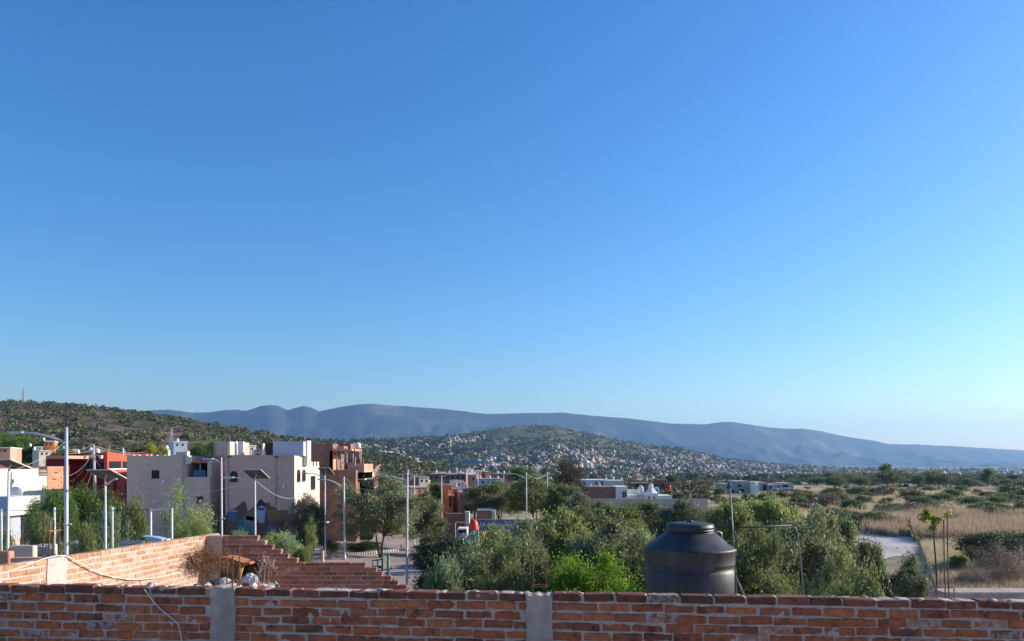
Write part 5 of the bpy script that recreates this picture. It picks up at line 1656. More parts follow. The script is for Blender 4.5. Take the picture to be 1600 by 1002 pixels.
bx(b1, 'awning', 'plast_white', 500, 512, 815.5, 817.5, 70.8, 1.2)
mb = MB(); mb.lathe([(0.0, 0), (.3, 0), (.3, .5), (.1, .62), (0, .62)], 10); c_ = W(559, 701.5, 74); mb.v = [(a + c_.x, b + c_.y, c + c_.z) for a, b, c in mb.v]; mb.world_build('roof_tank', MATS['plast_white'], b1, True)
front_win(b1, 522.5, 525, 708, 711, 73.79, frame=None, glass='opening')
# pink house turned towards the sun
rzp = math.radians(38)
p1 = empty('pink_house', (XX(538, 78), 78, gz(XX(538, 78), 78)), 'coral pink single storey house behind the big mesquite', 'house', None, rzp)
def lb(e, part, mat, x0, x1, y0, y1, z0, z1):
    mb = MB(); mb.box(x0, x1, y0, y1, z0, z1); return mb.build(part, MATS[mat], e)
lb(p1, 'wall', 'plast_pink', -3.2, 3.2, -2.6, 2.6, -.3, 3.0)
lb(p1, 'roof_slab', 'concrete_pale', -3.4, 3.4, -2.8, 2.8, 3.0, 3.15)
lb(p1, 'door', 'lamp_blue', -.2, .9, -2.63, -2.605, 0.0, 2.3)
lb(p1, 'window', 'glass_dark', -2.2, -1.2, -2.63, -2.605, 1.0, 2.1)
lb(p1, 'gate', 'wood_dark', 1.6, 2.8, -2.63, -2.605, 0.0, 2.2)
lb(p1, 'step', 'concrete_pale', -3.2, 3.2, -3.4, -2.62, -.3, 0.12)

# red house
r1 = bld('red_house', 135, 70, 'red house coloured shade-dark in front with sunlit coral side wall and window band')
Yr = 70
mb = MB(); X0, X1 = XX(95, Yr), XX(168, Yr)
mb.prism([(X0, r1.location.z - .3), (X1, r1.location.z - .3), (X1, ZZ(708, Yr)), (XX(100, Yr), ZZ(709, Yr)), (X0, ZZ(712, Yr))], (0, Yr, 0), (1, 0, 0), (0, 0, 1), (0, 1, 0), 9); mb.world_build('wall', MATS['plast_red'], r1)  # dark red carries the shade of this front in its colour
Xr = XX(168, Yr)
mb = MB(); mb.prism([(0, r1.location.z - .3), (4.0, r1.location.z - .3), (4.0, ZZ(714, 70)), (0, ZZ(707, 70))], (XX(167.6, 66), 66, 0), (.08, .997, 0), (0, 0, 1), (-.997, .08, 0), .3); 
M('plast_red_lit', (0.58, 0.105, 0.06), .9, .12, .4, streak=True); mb.world_build('lit_wall', MATS['plast_red_lit'], r1)  # brighter copy of the house red, sunlight put into the colour
def lit(part, mat, a0, a1, z0, z1, t=.03):
    o = Vector((XX(167.6, 66), 66, 0)) + Vector((.997, -.08, 0)) * (t + .003)
    mb = MB(); mb.prism(rect(a0, a1, z0, z1), o, (.08, .997, 0), (0, 0, 1), (-.997, .08, 0), t); return mb.world_build(part, MATS[mat], r1)
zb_ = ZZ(732, 66)
lit('window', 'glass_dark', .25, 2.0, zb_, zb_ + .62); lit('window', 'glass_dark', 2.25, 2.9, zb_, zb_ + .6); lit('window', 'glass_dark', 3.1, 3.9, zb_, zb_ + .58)
lit('window_band', 'frame_white', .15, 4.0, zb_ - .12, zb_ - .02, .06)
lit('window', 'glass_dark', .9, 1.3, ZZ(766, 66), ZZ(752, 66)); lit('window', 'glass_dark', 2.6, 3.4, ZZ(776, 66), ZZ(755, 66)); lit('balcony_rail', 'iron_dark', 2.5, 3.6, ZZ(779, 66), ZZ(772, 66), .1)
bx(r1, 'recess_shade', 'opening', 131, 166, 722, 738, 69.9, .12)  # near-black slab on the wall, draws the shade of a recess
bx(r1, 'lower_roof', 'plast_pink', 72, 102, 712, 717, 66, 4)
bx(r1, 'wing', 'plast_red', 72, 103, 717, None, 68.5, 6)
def cyl_tank(e, px, yt, yb, wpx, Y, mat='plast_white', part='roof_tank'):
    r = wpx / 2 / F * Y; h = (yb - yt) / F * Y; c = W(px, yb, Y)
    mb = MB(); mb.lathe([(r * .95, 0), (r, .05 * h), (r, .68 * h), (r * .55, .88 * h), (r * .4, .9 * h), (r * .4, h), (0, h)], 14)
    mb.v = [(a + c.x, b + c.y, d + c.z) for a, b, d in mb.v]; return mb.world_build(part, MATS[mat], e, True)
for q_ in cyl_tank2: cyl_tank(*q_)
cyl_tank(r1, 142, 699, 708, 6, 74); cyl_tank(r1, 152, 701, 708, 8, 74); cyl_tank(r1, 192, 699, 712, 4, 72, 'lamp_blue'); cyl_tank(r1, 122, 702, 710, 5, 74)

# cream wall house, brick wing, white shop at far left
w1 = bld('cream_house', 20, 57, 'long cream sunlit wall with barred gap at left below the hillside')
def sbox(e, part, mat, Xs, p0, p1, yt, yb, dx, proud=0.0):
    """box whose right side at x = Xs is seen between two pixel columns"""
    Y0, Y1 = Xs * F / (p0 - 800), Xs * F / (p1 - 800); Ym = (Y0 + Y1) / 2
    mb = MB(); mb.box(Xs - dx, Xs + proud, Y0, Y1, e.location.z - .3 if yb is None else ZZ(yb, Ym), ZZ(yt, Ym)); return mb.world_build(part, MATS[mat], e)
Xw = XX(0, 57)
sbox(w1, 'wall', 'plast_cream', Xw, -20, 60, 733, None, 9); sbox(w1, 'coping', 'plast_pink', Xw, -20, 60, 731.6, 733, 9, .06)
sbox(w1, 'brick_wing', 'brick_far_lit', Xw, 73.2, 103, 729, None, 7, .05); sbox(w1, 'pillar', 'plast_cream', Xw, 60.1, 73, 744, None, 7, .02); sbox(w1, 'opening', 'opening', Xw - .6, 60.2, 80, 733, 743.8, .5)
for k in range(4): sbox(w1, 'grille_bar', 'frame_white', Xw, 60.2, 73, 734.5 + k * 2.4, 735.1 + k * 2.4, .05)
sbox(w1, 'vent_slot', 'opening', Xw + .05, 85, 90, 738, 739.5, .1, .03); sbox(w1, 'vent_slot', 'opening', Xw + .05, 82, 88, 748, 749.5, .1, .03)
sbox(b1, 'sunlit_brick_side', 'plast_pink', XX(520.1, 73.5), 520.1, 527, 704.6, 735, .3, .02)  # pink tone paints the sunlight on the brown brick block's right side
sbox(b1, 'corner_block', 'plast_pink', XX(569, 73.2), 569, 583, 725, 737.5, 1.6); sbox(b1, 'corner_wall', 'plast_cream', XX(570, 73), 570, 584.5, 737.6, 749, 1.4); sbox(b1, 'corner_pier', 'plast_cream', XX(577, 74), 577, 584, 749, None, 1.0)
s1 = bld('white_shop', 10, 47, 'white single storey shop with pale blue front at the left edge')
Xs1 = XX(11, 47.5)
sbox(s1, 'wall', 'plast_grey', Xs1 - .5, 11, 62, 800, None, 9); sbox(s1, 'fascia', 'plast_white', Xs1, 11, 63, 776, 804, 9.6)
bx(s1, 'fascia', 'lamp_blue', -80, 10.9, 776.2, 798, 47.4, .1); bx(s1, 'shutter', 'plast_blue', -60, 9, 804, 842, 48.5, .1)
sbox(s1, 'shutter', 'plast_blue', Xs1 - .5, 15, 31, 808, 842, .1, .05)
for k in range(9): sbox(s1, 'shutter_slat', 'steel_galv', Xs1 - .45, 15, 31, 809 + k * 3.6, 809.6 + k * 3.6, .1, .03)
sbox(s1, 'doorway', 'opening', Xs1 - .48, 32, 47, 806, 850, .1, .05); sbox(s1, 'pillar', 'plast_white', Xs1 - .1, 48, 53, 822, None, .5)
dish = MB(); c_ = W(24, 771, 52); dish.lathe([(0.0, 0), (.25, .04), (.45, .14), (.47, .15)], 16)
dish.v = [(a + c_.x, c_.y - .1 + d, b + c_.z) for a, b, d in dish.v]; dish.world_build('satellite_dish', MATS['plast_white'], s1, True)

# small houses climbing the slope at left
SL = [(54, 66, 699, 712, 105, 'plast_cream', 'small cream house on the slope at left under the hill'), (70, 84, 690, 704, 112, 'plast_orange', 'small ochre house with flat roof on the left slope'),
      (62, 78, 705, 714, 96, 'plast_cream', 'small white house below the ochre one on the slope'), (88, 101, 703, 712, 100, 'plast_pink', 'pinkish house behind the tall thick lamp post'),
      (107, 119, 703, 712, 98, 'plast_grey', 'grey walled house right of the tall thick lamp post'), (-5, 14, 700, 722, 84, 'plast_pink', 'terracotta house corner among the leaves at the left edge'),
      (272, 292, 691, 706, 150, 'plast_blue', 'bluish house with white posts on the slope behind the grey house'), (382, 400, 697, 712, 165, 'plast_white', 'white stepped house seen between the roof posts')]
for x0, x1, yt, yb, Y, mat, lab in SL:
    e = bld('hill_house', (x0 + x1) / 2, Y, lab)
    bx(e, 'wall', mat, x0, x1, yt, None, Y, 6); bx(e, 'parapet', 'plast_white', x0 - .3, x1 + .3, yt - 1.2, yt + .3, Y - .1, 6.2)
    wp = (x1 - x0)
    front_win(e, x0 + wp * .2, x0 + wp * .34, yt + 2.6, yt + 6, Y, frame=None); front_win(e, x0 + wp * .6, x0 + wp * .74, yt + 2.6, yt + 6, Y, frame=None)
    cyl_tank(e, x0 + wp * .75, yt - 6, yt - 1, 4, Y + 2)
    e.rotation_euler = (0, 0, math.radians(random.uniform(15, 40)))
wt = bld('chapel_turret', 260, 125, 'small white turret behind the bright yellow green tree', 'tower')
bx(wt, 'shaft', 'plast_white', 257, 263, 703, None, 125, .7); cyl_tank(wt, 260, 696, 703, 6, 125.35, 'plast_white', 'dome')

# white planter blocks on the square, kerb
for px, yt, Y, w, lab in ((532, 860, 66, 3, 'white painted block at the edge of the square'), (627, 851, 69, 3, 'white painted post at the end of the kerb under the mesquite'), (519, 872, 60, 4, 'white block beside the solar lamp on the square')):
    e = empty('bollard', W(px, 880, Y), lab, 'bollard'); e.location.z = gz(e.location.x, Y)
    mb = MB(); mb.cbox(XX(px - w / 2, Y), XX(px + w / 2, Y), Y, Y + .2, e.location.z - .1, ZZ(yt, Y), .02); mb.world_build('block', MATS['plast_white'], e)
    mb = MB(); mb.cbox(XX(px - w / 2 - .4, Y), XX(px + w / 2 + .4, Y), Y - .03, Y + .23, e.location.z - .1, e.location.z + .12, .02); mb.world_build('base', MATS['concrete_pale'], e)
kb = empty('kerb', (XX(590, 70), 70, gz(XX(590, 70), 70)), 'whitewashed stone kerb round the planter under the big mesquite', 'kerb')
for k in range(26):
    f = k / 25; x = XX(560 + 68 * f, 68); y = 62.5 + 6.5 * f ** 1.5
    mb = MB(); mb.cbox(x - .16, x + .16, y - .12, y + .12, gz(x, y) - .1, gz(x, y) + .22, .03); mb.world_build('kerb_stone', MATS['plast_white' if k > 12 else 'concrete_pale'], kb)
rl = empty('railing', (XX(478, 52), 52, gz(XX(478, 52), 52)), 'two white rails on coral posts beside the bushes above the steps', 'railing')
for yt in (863, 870, 877):
    mb = MB(); mb.tube([W(440, yt - .5, 52), W(506, yt, 52)], .05, 6); mb.world_build('rail', MATS['plast_white'], rl)
for px in (445, 475, 504):
    mb = MB(); mb.cbox(XX(px - 1.6, 52), XX(px + 1.6, 52), 51.9, 52.2, rl.location.z - .1, ZZ(861, 52), .03); mb.world_build('post', MATS['plast_pink'], rl)
# green exercise frame
ex = empty('exercise_frame', (XX(601, 50), 50, gz(XX(601, 50), 50)), 'green painted tubular exercise machine on the paved square', 'equipment')
for px, yt, yb, r in ((606.5, 866, 914, .085), (597.5, 872, 914, .06), (590, 876, 912, .05)):
    mb = MB(); mb.tube([W(px, yb, 50), W(px, yt, 50)], r, 8); mb.world_build('post', MATS['green_paint'], ex, True)
for a, b in (((582.5, 876), (597, 874)), ((582.5, 885), (597, 885)), ((582.5, 876), (582.5, 890)), ((590, 892), (606, 890))):
    mb = MB(); mb.tube([W(*a, 50), W(*b, 50)], .045, 6); mb.world_build('bar', MATS['green_paint'], ex, True)
mb = MB(); mb.tube([W(603, 898, 50.3), W(609, 890, 50.3), W(613, 887, 50.3)], .05, 6); mb.cbox(XX(585, 50), XX(596, 50), 49.9, 50.2, ZZ(888, 50), ZZ(886, 50), .02); mb.world_build('seat', MATS['iron_dark'], ex)

# playground tower
pg = empty('playground_tower', (XX(740, 56), 56, gz(XX(740, 56), 56)), 'playground tower with red dome roof and teal legs', 'playground')
c_ = W(740, 828, 56); r_ = 16.5 / 2 / F * 56
mb = MB(); mb.lathe([(r_ * 1.02, 0), (r_, .04), (r_ * .93, .28), (r_ * .78, .52), (r_ * .55, .68), (r_ * .28, .76), (0.0, .78)], 20)
mb.v = [(a + c_.x, b + c_.y, d + c_.z) for a, b, d in mb.v]; mb.world_build('dome', MATS['red_plastic'], pg, True)
for sx, sy in ((-1, -1), (1, -1), (1, 1), (-1, 1)):
    mb = MB(); mb.tube([(c_.x + sx * r_ * .8, c_.y + sy * r_ * .8, c_.z + .02), (c_.x + sx * r_ * 1.25, c_.y + sy * r_ * 1.2, pg.location.z - .05)], .06, 7); mb.world_build('leg', MATS['teal_paint'], pg, True)
for a, b, c, d in ((736, 829, 731, 850), (740, 829, 745, 856), (744, 829, 738, 852), (733, 836, 748, 838)):
    mb = MB(); mb.tube([W(a, b, 55.6), W(c, d, 55.6)], .045, 6); mb.world_build('bar', MATS['frame_white' if a == 740 else 'teal_paint'], pg, True)
mb = MB(); mb.cbox(c_.x - r_, c_.x + r_, c_.y - r_, c_.y + r_, ZZ(848, 56), ZZ(846.5, 56), .02); mb.world_build('platform', MATS['teal_paint'], pg)
sl = empty('playground_slide', (XX(756, 57), 57, gz(XX(756, 57), 57)), 'yellow painted slide frame right of the red domed tower', 'slide')
for a, b, c, d in ((753, 832, 750, 862), (757, 830, 762, 852), (752, 840, 760, 842)):
    mb = MB(); mb.tube([W(a, b, 57), W(c, d, 57)], .07, 6); mb.world_build('rail', MATS['yellow_paint'], sl, True)
mb = MB(); mb.prism([(XX(751, 57), ZZ(836, 57)), (XX(754, 57), ZZ(830, 57)), (XX(761, 57), ZZ(850, 57)), (XX(757, 57), ZZ(856, 57))], (0, 57.1, 0), (1, 0, 0), (0, 0, 1), (0, 1, 0), .5); mb.world_build('chute', MATS['yellow_paint'], sl)
# pale van
vn2 = empty('parked_van', (XX(722, 72), 72, gz(XX(722, 72), 72)), 'pale bluish van parked left of the playground tower', 'van')
mb = MB(); mb.cbox(-.55, .55, 0, 2.6, .3, 1.25, .08); vb = mb.build('body', MATS['plast_blue'], vn2)
mb = MB(); mb.cbox(-.5, .5, .15, 2.2, 1.25, 1.75, .08); mb.build('cabin', MATS['plast_white'], vn2)
mb = MB(); mb.box(-.42, .42, .135, .148, 1.32, 1.62); mb.build('rear_window', MATS['glass_dark'], vn2)
for sx in (-.45, .45):
    mb = MB(); mb.lathe([(0, -.08), (.28, -.08), (.3, 0), (.28, .08), (0, .08)], 14); mb.v = [(sx + z, .5 + x, .3 + y) for x, y, z in mb.v]; mb.build('wheel', MATS['rubber'], vn2)
    mb = MB(); mb.box(sx * 1.1 - .05, sx * 1.1 + .05, -.012, -.002, .75, .95); mb.build('tail_light', MATS['red_plastic'], vn2)
hp = empty('goal_frame', (XX(715, 70), 70, gz(XX(715, 70), 70)), 'thin white goal frame around the parked van', 'goal')
mb = MB(); mb.tube([W(711.5, 846, 70), W(711.5, 818, 70), W(713, 816, 70), W(733, 817, 70)], .04, 6); mb.world_build('frame', MATS['white_pole'], hp)
# walls round the playground
def wall_thing(name, x0, x1, yt, Y, mat, label, th_=.2, extra=None):
    e = bld(name, (x0 + x1) / 2, Y, label, 'wall'); bx(e, 'core', mat, x0, x1, yt, None, Y, th_); bx(e, 'coping', 'concrete_pale', x0 - .3, x1 + .3, yt - .8, yt, Y - .04, th_ + .08); return e
wall_thing('brick_wall', 697, 728, 803, 84, 'brick_wall_far', 'mauve brown block wall behind the parked van')
e = wall_thing('brick_hut', 727, 733, 801, 83, 'plast_cream', 'narrow cream pier at the end of the mauve wall', 1.5)
e = wall_thing('brick_hut', 745, 768, 798, 86, 'brick_wall_far', 'grey brick hut behind the playground tower', 4); bx(e, 'lit_side', 'plast_cream', 768.1, 774, 798.5, None, 86.1, 3.9); bx(e, 'door', 'opening', 740, 743, 800, 815, 85.9, .1)
M('paint_wash', (0.15, 0.20, 0.28), .9, .4, .5)
bwall = wall_thing('graffiti_wall', 746, 832, 812.5, 80, 'paint_wash', 'blue wall with white graffiti lettering behind the shrubs')
M('paint_white', (0.72, 0.74, 0.75), .85, .1, 1)
rb = random.Random(2)
for k in range(13):
    px = 749 + k * 5.6 + rb.uniform(-1, 1); Yp = 79.9
    pts = [(px, 824), (px + rb.uniform(.5, 1.5), 818 + rb.uniform(-2, 1)), (px + rb.uniform(1.5, 2.5), 821.5), (px + rb.uniform(2.5, 4), 817 + rb.uniform(-2, 2)), (px + rb.uniform(3.5, 4.8), 823.5)]
    mb = MB(); mb.tube([W(a, b, Yp) for a, b in pts], .055, 5); mb.world_build('graffiti_letter', MATS['paint_white'], bwall)

# ------------------------------------------------------------------ middle distance houses
MIDH = [
 (641, 672, 762, 92, 'plast_pink', 'pink flat roofed house between the lamp posts', 5, []),
 (655, 671, 746, 100, 'plast_cream', 'white sunlit cube house with brick wall beside it', 3, ['brick']),
 (700, 708, 758, 95, 'plast_orange', 'tall narrow orange house with pale cornice', 4, ['cornice']),
 (708, 716, 764, 96, 'plast_red', 'red side wing next to the narrow orange house', 3, []),
 (712.5, 723, 751.5, 99, 'plast_white', 'white stair tower above the orange house', 2, ['fin']),
 (716, 727, 770, 96, 'plast_pink', 'low pink house below the white stair tower', 3, []),
 (670, 728, 741, 190, 'brick_wall_far', 'long dark brown brick house left of the middle', 9, ['tanks']),
 (640, 668, 752, 150, 'plast_grey', 'grey house behind the lamp posts at middle', 5, ['tanks']),
 (712, 716, 732, 240, 'plast_pink', 'small bright pink house on the lower slope', 4, []),
 (728, 741, 733, 235, 'plast_cream', 'pair of cream gabled houses on the lower slope', 4, []),
 (718, 745, 743, 210, 'plast_pink', 'low salmon house with long roof in the middle', 5, ['tanks']),
 (742, 784, 749, 180, 'plast_blue', 'bluish grey house row behind the middle lamp posts', 6, ['tanks']),
 (772, 800, 741, 230, 'brick_wall_far', 'brick house at the end of the bluish row', 6, ['tanks']),
 (800, 834, 740, 245, 'brick_wall_far', 'reddish brown house behind the round green tree', 6, []),
 (734, 756, 763, 130, 'brick_wall_far', 'rust roofed house behind the dark mesquite', 5, []),
 (720, 757, 724, 620, 'blue_roof', 'long bright blue roofed shed on the town slope', 12, []),
 (768, 782, 725, 560, 'plast_white', 'white house with slanted roofline right of the blue shed', 8, []),
]
M('blue_roof', (0.03, 0.22, 0.48), .6, .1, .3)
def surf(sheet, px, row):
    best = min(np.linspace(.02, .98, 200), key=lambda t: abs(HY + (CZ - float(sheet.pt(px, t)[2])) / float(sheet.pt(px, t)[1]) * F - row))
    return [float(v) for v in sheet.pt(px, best)]
for x0, x1, yt, Y, mat, lab, dp, ext in MIDH:
    e = bld('town_house', (x0 + x1) / 2, Y, lab)
    if Y > 500:
        sp = surf(town_hill, (x0 + x1) / 2, yt + (6 if mat == 'blue_roof' else 9)); Y = sp[1]; e.location = (sp[0], sp[1], sp[2])
    if mat == 'blue_roof':
        bx(e, 'wall', 'plast_grey', x0, x1, yt, None, Y, dp); mb = MB(); mb.box(XX(x0 - 1, Y), XX(x1 + 1, Y), Y - 1, Y + dp, ZZ(yt, Y), ZZ(yt - 3, Y)); mb.world_build('roof', MATS['blue_roof'], e); continue
    bx(e, 'wall', mat, x0, x1, yt, None, Y, dp); bx(e, 'roof_edge', 'concrete_pale', x0 - .3, x1 + .3, yt - .9, yt + .02, Y - .12, dp + .24)
    wp = x1 - x0; nw = max(1, int(wp / 8))
    for k in range(nw):
        a = x0 + wp * (k + .3) / nw; front_win(e, a, a + min(3.2, wp * .3), yt + 3.2, yt + 7.2, Y, frame=None, glass='opening')
    if 'tanks' in ext:
        for f in (.2, .55, .85): cyl_tank(e, x0 + wp * f, yt - 5.5, yt - .9, 3, Y + dp / 2)
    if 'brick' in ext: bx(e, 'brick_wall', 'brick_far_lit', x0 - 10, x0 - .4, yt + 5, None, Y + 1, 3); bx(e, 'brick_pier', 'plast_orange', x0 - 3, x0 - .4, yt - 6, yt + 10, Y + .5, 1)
    if 'cornice' in ext: bx(e, 'cornice', 'plast_cream', x0 - .8, x1 + .8, yt + 15, yt + 17, Y - .3, .5); bx(e, 'doorway', 'opening', x0 + 2, x0 + 5.5, yt + 18, yt + 34, Y - .02, .05)
    if 'tanks' not in ext: e.rotation_euler = (0, 0, math.radians(random.uniform(28, 46)))
    if 'fin' in ext:
        mb = MB(); mb.prism([(XX(723, 99), ZZ(751.5, 99)), (XX(730, 99), ZZ(757, 99)), (XX(731, 99), ZZ(763, 99)), (XX(723, 99), ZZ(764, 99))], (0, 99.2, 0), (1, 0, 0), (0, 0, 1), (0, 1, 0), .3); mb.world_build('stair_wall', MATS['plast_white'], e)

rr = random.Random(61)
for k in range(18):
    px = 632 + 12.2 * k + rr.uniform(-4, 4); Y = rr.uniform(240, 420); w_ = rr.uniform(9, 18); yt = 741 - rr.uniform(0, 6) + (px > 760) * 2
    e = bld('town_house', px, Y, 'small brick or cream house in the packed rows behind the lamp posts', 'house', 'packed house rows behind the lamp posts')
    bx(e, 'wall', rr.choice(['brick_wall_far', 'plast_cream', 'plast_pink', 'brick_far_lit', 'plast_grey', 'brick_wall_far']), px - w_ / 2, px + w_ / 2, yt, None, Y, w_ / F * Y * .8)
    bx(e, 'roof_edge', 'concrete_pale', px - w_ / 2 - .2, px + w_ / 2 + .2, yt - .6, yt + .02, Y - .15, w_ / F * Y * .8 + .3)
    for f in (.25, .65): front_win(e, px - w_ / 2 + w_ * f, px - w_ / 2 + w_ * (f + .14), yt + 2, yt + 4.6, Y, frame=None, glass='opening')
    if k % 2: cyl_tank(e, px + rr.uniform(-3, 3), yt - 4, yt - .5, 2.4, Y + 3)
    e.rotation_euler = (0, 0, math.radians(rr.uniform(10, 45)))

# white houses at the right of the middle
wh = bld('white_house', 985, 135, 'white house with roof tanks, small dome and blue arch beside a brick block')
Yh = 135
bx(wh, 'brick_block', 'brick_wall_far', 917, 962, 761, None, Yh, 8); bx(wh, 'wall', 'plast_white', 962.2, 981, 760.5, None, Yh - .5, 6); bx(wh, 'wall', 'plast_white', 981, 996, 774, None, Yh, 6); bx(wh, 'wall', 'plast_white', 1007, 1028, 771, None, Yh, 5); bx(wh, 'wall', 'plast_white', 1028, 1050, 774.5, None, Yh + .3, 5)
bx(wh, 'back_wall', 'plast_white', 980, 1006, 765, 776, Yh + 4, .3); bx(wh, 'dark_wall', 'plast_grey', 995, 1007, 772.5, None, Yh - .6, .5)
front_win(wh, 972, 979, 767.5, 778, Yh - .5, frame='frame_white'); front_win(wh, 1013, 1015.5, 776, 780, Yh, frame=None); front_win(wh, 1021, 1023.5, 776, 780, Yh, frame=None)
cyl_tank(wh, 1001.5, 758.5, 772, 9.5, Yh + 1.5); cyl_tank(wh, 922.5, 754, 761, 2.4, Yh + 2); cyl_tank(wh, 936.5, 754, 761, 2.4, Yh + 2)
c_ = W(1017, 771, Yh + 2); r_ = 10.5 / F * Yh
mb = MB(); mb.lathe([(r_, 0), (r_ * .75, .4), (r_ * .42, .75), (r_ * .36, 1.0), (r_ * .36, 1.45), (r_ * .28, 1.6), (r_ * .1, 1.75), (0, 1.8)], 8); mb.v = [(a + c_.x, b + c_.y, d + c_.z) for a, b, d in mb.v]; mb.world_build('dome', MATS['plast_white'], wh)
mb = MB(); o_ = W(1026, 772, Yh + 4); mb.prism(arch(8 / F * Yh, 11 / F * Yh), o_, (1, 0, 0), (0, 0, 1), (0, 1, 0), .4); arch_o = mb.world_build('arch', MATS['plast_white'], wh)
mb = MB(); mb.prism(arch(6 / F * Yh, 9.5 / F * Yh), o_ - Vector((0, .02, 0)), (1, 0, 0), (0, 0, 1), (0, 1, 0), .018); mb.world_build('arch_panel', MATS['blue_roof'], wh)
w2 = bld('low_white_house', 945, 175, 'long low white house behind the brick block')
bx(w2, 'wall', 'plast_white', 908, 948, 750, None, 175, 8); bx(w2, 'wall', 'plast_cream', 944, 975, 751, None, 173, 8)
for k in range(4): front_win(w2, 912 + k * 9, 915 + k * 9, 753, 757, 175, frame=None)
for px in (947, 958, 971): cyl_tank(w2, px, 745.5, 751, 2.6, 176)
w3 = bld('brick_house', 1030, 190, 'brown brick house with dark roof clutter behind the white dome')
bx(w3, 'wall', 'brick_wall_far', 988, 1046, 755, None, 190, 7); bx(w3, 'upper_wall', 'brick_wall_far', 1028, 1044, 750, 755, 191, 4)
for k in range(5): front_win(w3, 993 + k * 10, 997 + k * 10, 757, 761, 190, frame=None, glass='opening')
cyl_tank(w3, 1011, 745, 752, 2.6, 193); cyl_tank(w3, 1046, 757, 768, 5, 160, 'red_plastic')
lw2 = wall_thing('boundary_wall', 910, 1106, 780.5, 118, 'plast_grey', 'long dark boundary wall with pale coping below the white houses', .3)

# grey apartment block
ap = bld('apartment_block', 1185, 215, 'unfinished grey apartment block with dark openings beyond the trees', 'building')
for x0, x1, yt in ((1130, 1150, 756), (1150, 1172, 752), (1172, 1200, 754), (1200, 1222, 757), (1222, 1240, 755)):
    bx(ap, 'wall', 'concrete_pale', x0, x1 - .05, yt, None, 215 + random.uniform(0, 2), 9)
for x0, x1, yt, yb in ((1136, 1142, 759, 763), (1141, 1147, 766, 770), (1153, 1158, 757, 761), (1155, 1162, 764, 769), (1202, 1207, 760, 764), (1207, 1210, 766, 769), (1215, 1218, 759, 762), (1223, 1231, 758, 761.5), (1224, 1230, 764.5, 768), (1176, 1180, 758, 762), (1192, 1198, 758, 768)):
    front_win(ap, x0, x1, yt, yb, 214.9, frame=None, glass='opening')
bx(ap, 'floor_slab', 'plast_white', 1205, 1240, 762.5, 763.4, 214.6, .3)
tw = bld('tank_tower', 1182, 200, 'white square water tower in front of the grey apartment block', 'tower'); bx(tw, 'shaft', 'plast_white', 1176.5, 1186, 757.5, None, 200, 2.3); cyl_tank(tw, 1181, 753, 757.5, 4, 201)

# churches on the skyline
M('pink_stone', (0.46, 0.24, 0.20), .9, .2, .1)
ch = empty('church', W(1159, 742, 2200), 'pink stone church with pointed towers in the far town', 'church')
def tower(e, px, yt, yb, wpx, Y, mat, part='tower'):
    w = wpx / 2 / F * Y; h = (yb - yt) / F * Y; c = W(px, yb, Y)
    mb = MB(); mb.lathe([(w * 1.41, -20), (w * 1.41, h * .38), (w * 1.5, h * .38), (w * 1.5, h * .41), (w * 1.1, h * .41), (w * 1.1, h * .62), (w * 1.2, h * .62), (w * 1.2, h * .65), (w * .7, h * .66), (w * .6, h * .8), (w * .25, h * .85), (w * .12, h * .97), (0, h)], 8)
    mb.v = [(a + c.x, b + c.y, d + c.z) for a, b, d in mb.v]; return mb.world_build(part, MATS[mat], e)
tower(ch, 1159.5, 714, 742, 5, 2200, 'pink_stone'); tower(ch, 1155.5, 722, 742, 4, 2205, 'pink_stone'); tower(ch, 1162.5, 722, 742, 3, 2195, 'pink_stone', 'tower')
mb = MB(); mb.box(XX(1150, 2210), XX(1166, 2210), 2200, 2240, ZZ(760, 2210), ZZ(734, 2210)); mb.world_build('nave', MATS['pink_stone'], ch)
for px, yt, Y, lab in ((1288, 727, 1500, 'dark slim church tower left of the two on the plain'), (1319.5, 725, 1500, 'dark pointed church tower above the tree line'), (1066, 720, 1800, 'tall dark slim tower in the town below the hill')):
    e = empty('church_tower', W(px, 752, Y), lab, 'tower'); tower(e, px, yt, 752, 4 if px != 1066 else 2.4, Y, 'brick_wall_far', 'shaft')
    mb = MB(); mb.box(XX(px - 5, Y), XX(px + 5, Y), Y + 2, Y + 20, ZZ(775, Y), ZZ(744, Y)); mb.world_build('nave', MATS['plast_grey'], e)

# ------------------------------------------------------------------ the far town: 300 nearest houses as objects, the rest one mass
rng = np.random.default_rng(4)
H = []
def add_house(px, x, y, z, s=1.0):
    s *= .68; w = rng.uniform(6, 13) * s; d = rng.uniform(7, 12) * s; h = rng.choice([3.3, 3.6, 6.2, 6.5, 9.0], p=[.3, .25, .25, .13, .07]) * s
    H.append((x, y, z, w, d, h, rng.uniform(-.5, .5), px))
def town_density(px, t):
    """more houses low on the slope and on the right, in knots"""
    k = .75 * fbm(px / 34.0, t * 9.0, 3) + .25 * vnoise(px / 9.0, t * 30.0)
    return float(k)
n_t = 0
while n_t < 4600:
    px = rng.uniform(450, 1440); t = rng.random() ** 0.9
    lim = .93 if px < 760 else (.62 + .3 * min(1, abs(px - 840) / 240))
    if t > lim: continue
    thr = .53 if px < 700 else .46
    if 600 < px < 760 and .3 < t < .55: thr = .58
    if town_density(px, t) < thr: continue
    x, y, z = town_hill.pt(px, t)
    add_house(px, float(x), float(y), float(z)); n_t += 1
n_t = 0
while n_t < 2800:
    px = rng.uniform(1060, 1700); r_ = math.exp(rng.uniform(math.log(900), math.log(6300)))
    x = XX(px, r_)
    if fbm(px / 30.0, math.log(r_) * 9, 3) < .40: continue
    if 1255 < px and r_ < 1500: continue
    add_house(px, x, r_, gz(x, r_), 1.0 + .35 * (r_ > 3000)); n_t += 1
